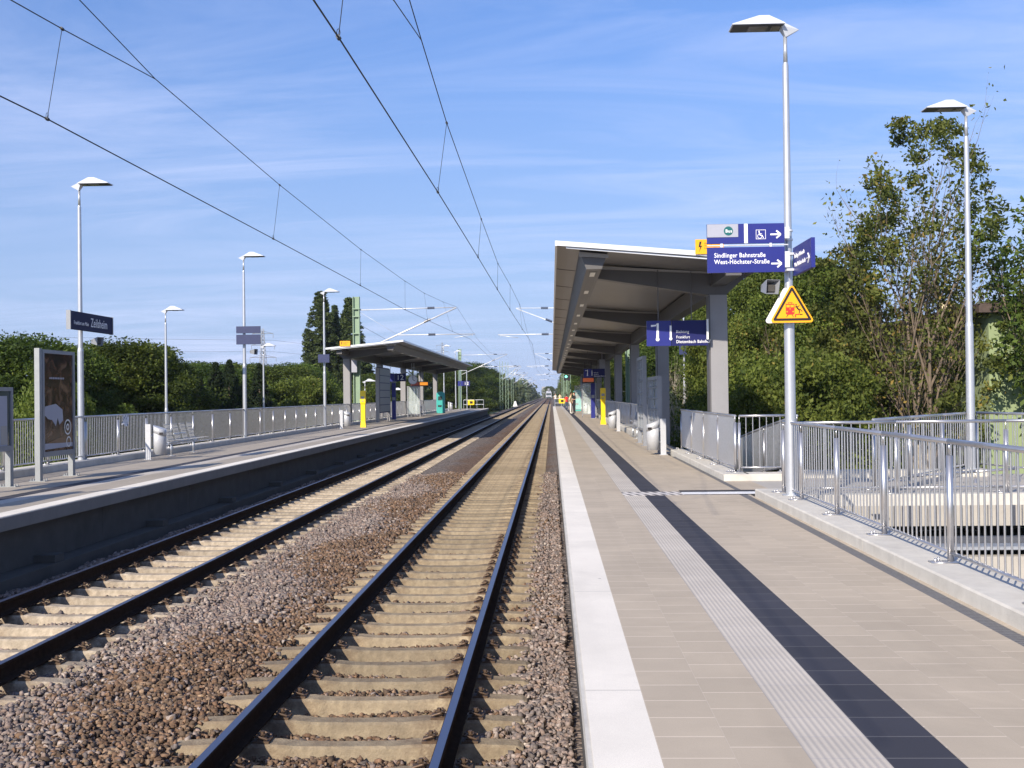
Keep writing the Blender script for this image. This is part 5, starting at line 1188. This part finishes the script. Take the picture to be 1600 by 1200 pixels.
for i, (kind, px_, yt, Y, w, lab) in enumerate((
    ('round', 35, 524, 36, 3.0, 'dark broad tree behind the timetable case at the left edge'), ('round', 120, 540, 42, 3.1, 'broad green tree behind the poster case and name board post'), ('round2', 190, 536, 40, 2.9, 'full leafy tree between the name board post and the next lamp'),
    ('round', -50, 540, 38, 3.0, 'tree partly cut by the left edge of the picture'),
    ('bush', 75, 600, 32, 1.8, 'low bush growing against the railing beside the poster case'), ('bush', 205, 604, 42, 1.9, 'low green bush left of the lamp behind the railing'),
    ('conifer', 262, 540, 50, 1.7, 'dark conifer right behind the lamp left of the seats'), ('round2', 232, 548, 50, 3.2, 'leafy tree left of the dark conifer'), ('conifer', 303, 580, 60, 2.0, 'short conifer between the second and third lamps'),
    ('conifer', 332, 560, 62, 1.9, 'conifer with spiky top left of the slate boards'), ('conifer', 354, 556, 64, 1.9, 'conifer touching the slate direction boards'), ('round', 320, 568, 72, 4.0, 'dark rounded tree behind the conifers'),
    ('round2', 372, 570, 84, 4.5, 'broad tree between the slate boards and the pylon'), ('round', 455, 568, 96, 5.0, 'rounded crown behind the lime green bush'), ('round', 292, 566, 80, 4.5, 'dark tree behind the short conifer'), ('conifer', 402, 562, 70, 2.0, 'conifer just right of the slate direction boards'), ('round2', 432, 574, 78, 4.5, 'light green bushy tree left of the poplars'), ('bush', 425, 600, 76, 3.8, 'lime green bush below the pylon'), ('bush', 470, 592, 75, 3.6, 'green bush at the foot of the poplars'),
    ('bush', 530, 615, 85, 4.0, 'dark bush behind the first left canopy column'), ('round', 600, 590, 115, 5.5, 'dark tree seen through the left canopy, left of the clock'), ('round2', 655, 585, 125, 6.0, 'dark tree behind the clock'), ('round', 700, 578, 150, 6.0, 'dark tree at the right end of the left canopy'), ('bush', 575, 605, 95, 4.0, 'bush between the green mast and the blue pillar'))):
    x, h = tpx(px_, yt, Y); tree(kind, x, Y, -3.5, h, w, i*1.7, lab, GL)
for i, (px_, yt, Y, w, lab) in enumerate(((501, 452, 128, 1.9, 'tallest poplar, left one of the close pair'), (522, 474, 132, 1.3, 'slender poplar between the two big poplars'), (546, 462, 130, 1.9, 'poplar right behind the green mast'), (487, 545, 128, 1.5, 'short poplar at the left foot of the group'), (571, 560, 134, 1.6, 'short poplar right of the green mast'))):
    x, h = tpx(px_, yt, Y); tree('poplar', x, Y, -3.5, h, w*1.3, i*2.1, lab, 'poplars')
for i, (kind, px_, yt, Y, w, lab) in enumerate((('round2', 735, 572, 185, 5, 'tree just right of the left canopy tip'), ('round', 760, 566, 205, 6.5, 'rounded dark tree left of the lattice masts'), ('round', 786, 572, 225, 6.5, 'dark tree behind the two lattice masts'), ('round2', 806, 584, 260, 6.5, 'tree right of the lattice masts'),
    ('round', 820, 600, 330, 4.4, 'distant greyer tree right of the lattice masts'), ('bush', 745, 612, 150, 5, 'bright bush behind the left yellow end board'), ('bush', 770, 614, 175, 5, 'bush under the lattice masts'), ('round', 745, 590, 165, 4.5, 'middle sized tree behind the left yellow end board'), ('bush', 797, 612, 215, 6, 'dark bush at the trackside left of the far track'), ('bush', 816, 612, 280, 4.5, 'farthest bush on the left trackside'))):
    x, h = tpx(px_, yt, Y, -1.5); tree(kind, x, Y, -1.5, h, w, i*1.3, lab, 'trees beside the far track on the left')
for i, (kind, px_, yt, Y, w, lab) in enumerate((('round', 893, 578, 215, 2.6, 'tree at the far end of the right canopy edge'), ('round2', 884, 560, 190, 5, 'tree behind the lattice signal mast'), ('round', 905, 555, 160, 6, 'dark tree behind the waiting people'), ('round2', 930, 550, 120, 5, 'tree behind the blue pillar on the right platform'),
    ('olive', 965, 500, 92, 4.6, 'bright green tree seen between canopy columns'), ('olive', 1008, 500, 80, 4.2, 'leafy tree left of the second canopy column'), ('olive', 1052, 470, 72, 4.2, 'tree behind the pale bare stems under the canopy'), ('round', 1090, 490, 66, 3.6, 'tree left of the first canopy column'),
    ('olive', 1165, 430, 50, 3.0, 'tall full tree right of the first canopy column'), ('olive', 1215, 408, 46, 3.1, 'full tree behind the amber triangle sign'), ('olive', 1268, 402, 44, 2.8, 'full tree right of the near lamp post'), ('olive', 1318, 480, 50, 2.2, 'lower olive tree left of the sparse tall tree'),
    ('bush', 1190, 560, 36, 3.0, 'bushy tree behind the corner railing'), ('bush', 1270, 560, 34, 3.0, 'bushy tree right of the near lamp post above the railing'), ('bush', 1345, 585, 48, 2.2, 'dark bush left of the pale trunks'), ('bush', 1405, 590, 50, 2.4, 'bush behind the pale trunks'), ('bush', 1490, 612, 50, 1.8, 'bush in front of the cream house'), ('bush', 1140, 600, 40, 2.5, 'low bush right beside the first canopy column'))):
    zb = -3.4 if px_ > 940 else -1.5
    x, h = tpx(px_, yt, Y, zb); tree(kind, x, Y, zb, h, w, i*1.9, lab, 'trees behind the right platform')
for kind, x, y, h, w, lab in (('olive', 4.6, 420, 12, 2.4, 'far tree touching the end of the right canopy edge'), ('round', 6.4, 330, 12, 3.2, 'far dark tree behind the right lattice masts'), ('round', 7.6, 240, 12, 4.0, 'dark tree behind the signal mast on the right'), ('olive', -1.5, 700, 9, 5, 'most distant tree where the tracks vanish')):
    K_ = kind; c = dup(KM[K_], (x, y, -1.5), lab, 'trees behind the right platform', x, (w/3.2, w/3.2, h/10.3)); c['category'] = 'tree'
# sparse tall multi-stem tree
def sparse(x, y, zb, H, spread, seed, label, nstem, nleaf, ls=.10, mat_='leafC', lean=0, pale='barkpale', r0=.13, crown=None):
    rg = np.random.default_rng(seed); r = empty('sparse_tree', (x, y, zb), label, 'tree'); b = MB(); tips = []; segs = []
    def br(p, d, L, rad, dep):
        n = 5; q = p
        for i in range(n):
            d2 = (d+Vector(rg.normal(0, .07, 3))+Vector((0, 0, .08))).normalized(); e = q+d2*L/n
            b.cur = 0 if (dep == 3 and i < 3) else 1; b.cyl(q, e, rad*(1-.14*i), rad*(1-.14*(i+1)), 6, False); q = e; d = d2
            if dep < 3: segs.append((q, dep))
            if dep > 0 and i >= 1:
                for k in range(2 if dep > 1 else (1 if rg.random() < .7 else 0)):
                    a = rg.uniform(0, 6.28); s_ = Vector((math.cos(a), math.sin(a), .5)).normalized(); br(q, (d*.9+s_*.55).normalized(), L*rg.uniform(.38, .55), rad*.32, dep-1)
        tips.append(q)
    for k in range(nstem):
        a = 2*math.pi*k/nstem+.3; sp_ = spread*rg.uniform(.6, 1.2)
        br(Vector((.18*math.cos(a), .18*math.sin(a), 0)), Vector((math.cos(a)*sp_+lean, math.sin(a)*sp_, 1)).normalized(), H*rg.uniform(.72, 1.0), r0*rg.uniform(.8, 1.1), 3)
    b.build('trunk', [pale, 'bark' if H > 5 else pale], r)
    C = np.array([tuple(t) for t in tips]+[tuple(s_[0]) for s_ in segs if s_[1] <= 1]); C = C[C[:, 2] > H*.22]
    idx = rg.integers(0, len(C), nleaf); p = C[idx]+rg.normal(0, .24, (nleaf, 3)); tn = rg.uniform(.2, .9, len(C))[idx]+rg.normal(0, .15, nleaf)
    if crown:
        p2, t2 = crown_pts(rg, *crown); p = np.concatenate([p, p2]); tn = np.concatenate([tn, t2])
    leaves('crown', p, ls, rg, tn, mat_, r); return r
sparse(12.95, 39, -3.3, 9.0, .10, 5, 'tall sparse tree with pale trunks and thin autumn leaves', 5, 6000, ls=.085, lean=-.035, crown=(15.0, 4.0, 3.2, 'round', 190, 80, .48))
sparse(10.8, 41, -3.3, 5.6, .28, 8, 'thinner sparse tree left of the tall pale trunks', 3, 4500, ls=.085, lean=-.03, crown=(10.8, 3.0, 1.7, 'round', 90, 85, .5))
sparse(17.2, 37, -3.3, 6.6, .24, 9, 'sparse leafy tree at the right edge in front of the green house', 4, 15000, mat_='leafA', lean=.02)
sparse(6.9, 56, -3.3, 4.6, .40, 21, 'bare pale stemmed shrub behind the platform railing', 6, 500, ls=.07, r0=.06)
# far wood
rg = np.random.default_rng(77); pts = []; tn = []
for k in range(900):
    y = rg.uniform(260, 800); side = rg.random() < .5
    if side: x = -11-rg.random()**1.5*120
    else: x = 6+rg.random()**1.5*90
    h = rg.uniform(5, 11); n = 55; c = rg.normal(0, 1, (n, 3)); c /= np.linalg.norm(c, axis=1, keepdims=True); c *= np.array([3.2, 3.2, h*.5]); c += np.array([x, y, -2+h*.5]); pts.append(c); tn.append(np.full(n, rg.uniform(.1, .9)))
o = leaves('far_wood', np.concatenate(pts), .95, rg, np.concatenate(tn), 'leafF', None); tag(o, 'far off wood on both sides of the vanishing tracks', 'wood', kind='stuff')
rg = np.random.default_rng(78); pts = []; tn = []
for k in range(700):
    y = rg.uniform(14, 150); left = rg.random() < .6
    x = (-13.6-rg.random()*13) if left else (4.6+rg.random()*9)
    if not left and y < 24: continue
    gz = -.75-min(3.3, (-12.4-x)*.55) if left and x < -12.4 else (-3.9 if not left else -.8)
    n = 40; c = rg.normal(0, .45, (n, 3)); c[:, 2] = abs(c[:, 2])*.9; c += np.array([x, y, gz]); pts.append(c); tn.append(np.full(n, rg.uniform(.1, .8)))
o = leaves('undergrowth', np.concatenate(pts), .13, rg, np.concatenate(tn), 'leafB', None); tag(o, 'low green undergrowth on the banks behind the platforms', 'undergrowth', kind='stuff')

# ================================================================ HAZE
b = MB(); b.box(-420, 420, -70, 1500, -6.0, 40)
hz = b.build('haze', 'white'); tag(hz, 'thin pale summer haze over the far tracks', kind='stuff')
vm = bpy.data.materials.new('haze_volume'); vm.use_nodes = True; vm.node_tree.nodes.clear()
vo = N(vm.node_tree, 'ShaderNodeVolumePrincipled'); vo.inputs['Color'].default_value = (.80, .88, 1, 1); vo.inputs['Density'].default_value = .00018; vo.inputs['Anisotropy'].default_value = .2
ou = N(vm.node_tree, 'ShaderNodeOutputMaterial'); vm.node_tree.links.new(vo.outputs[0], ou.inputs['Volume'])
hz.data.materials.clear(); hz.data.materials.append(vm)
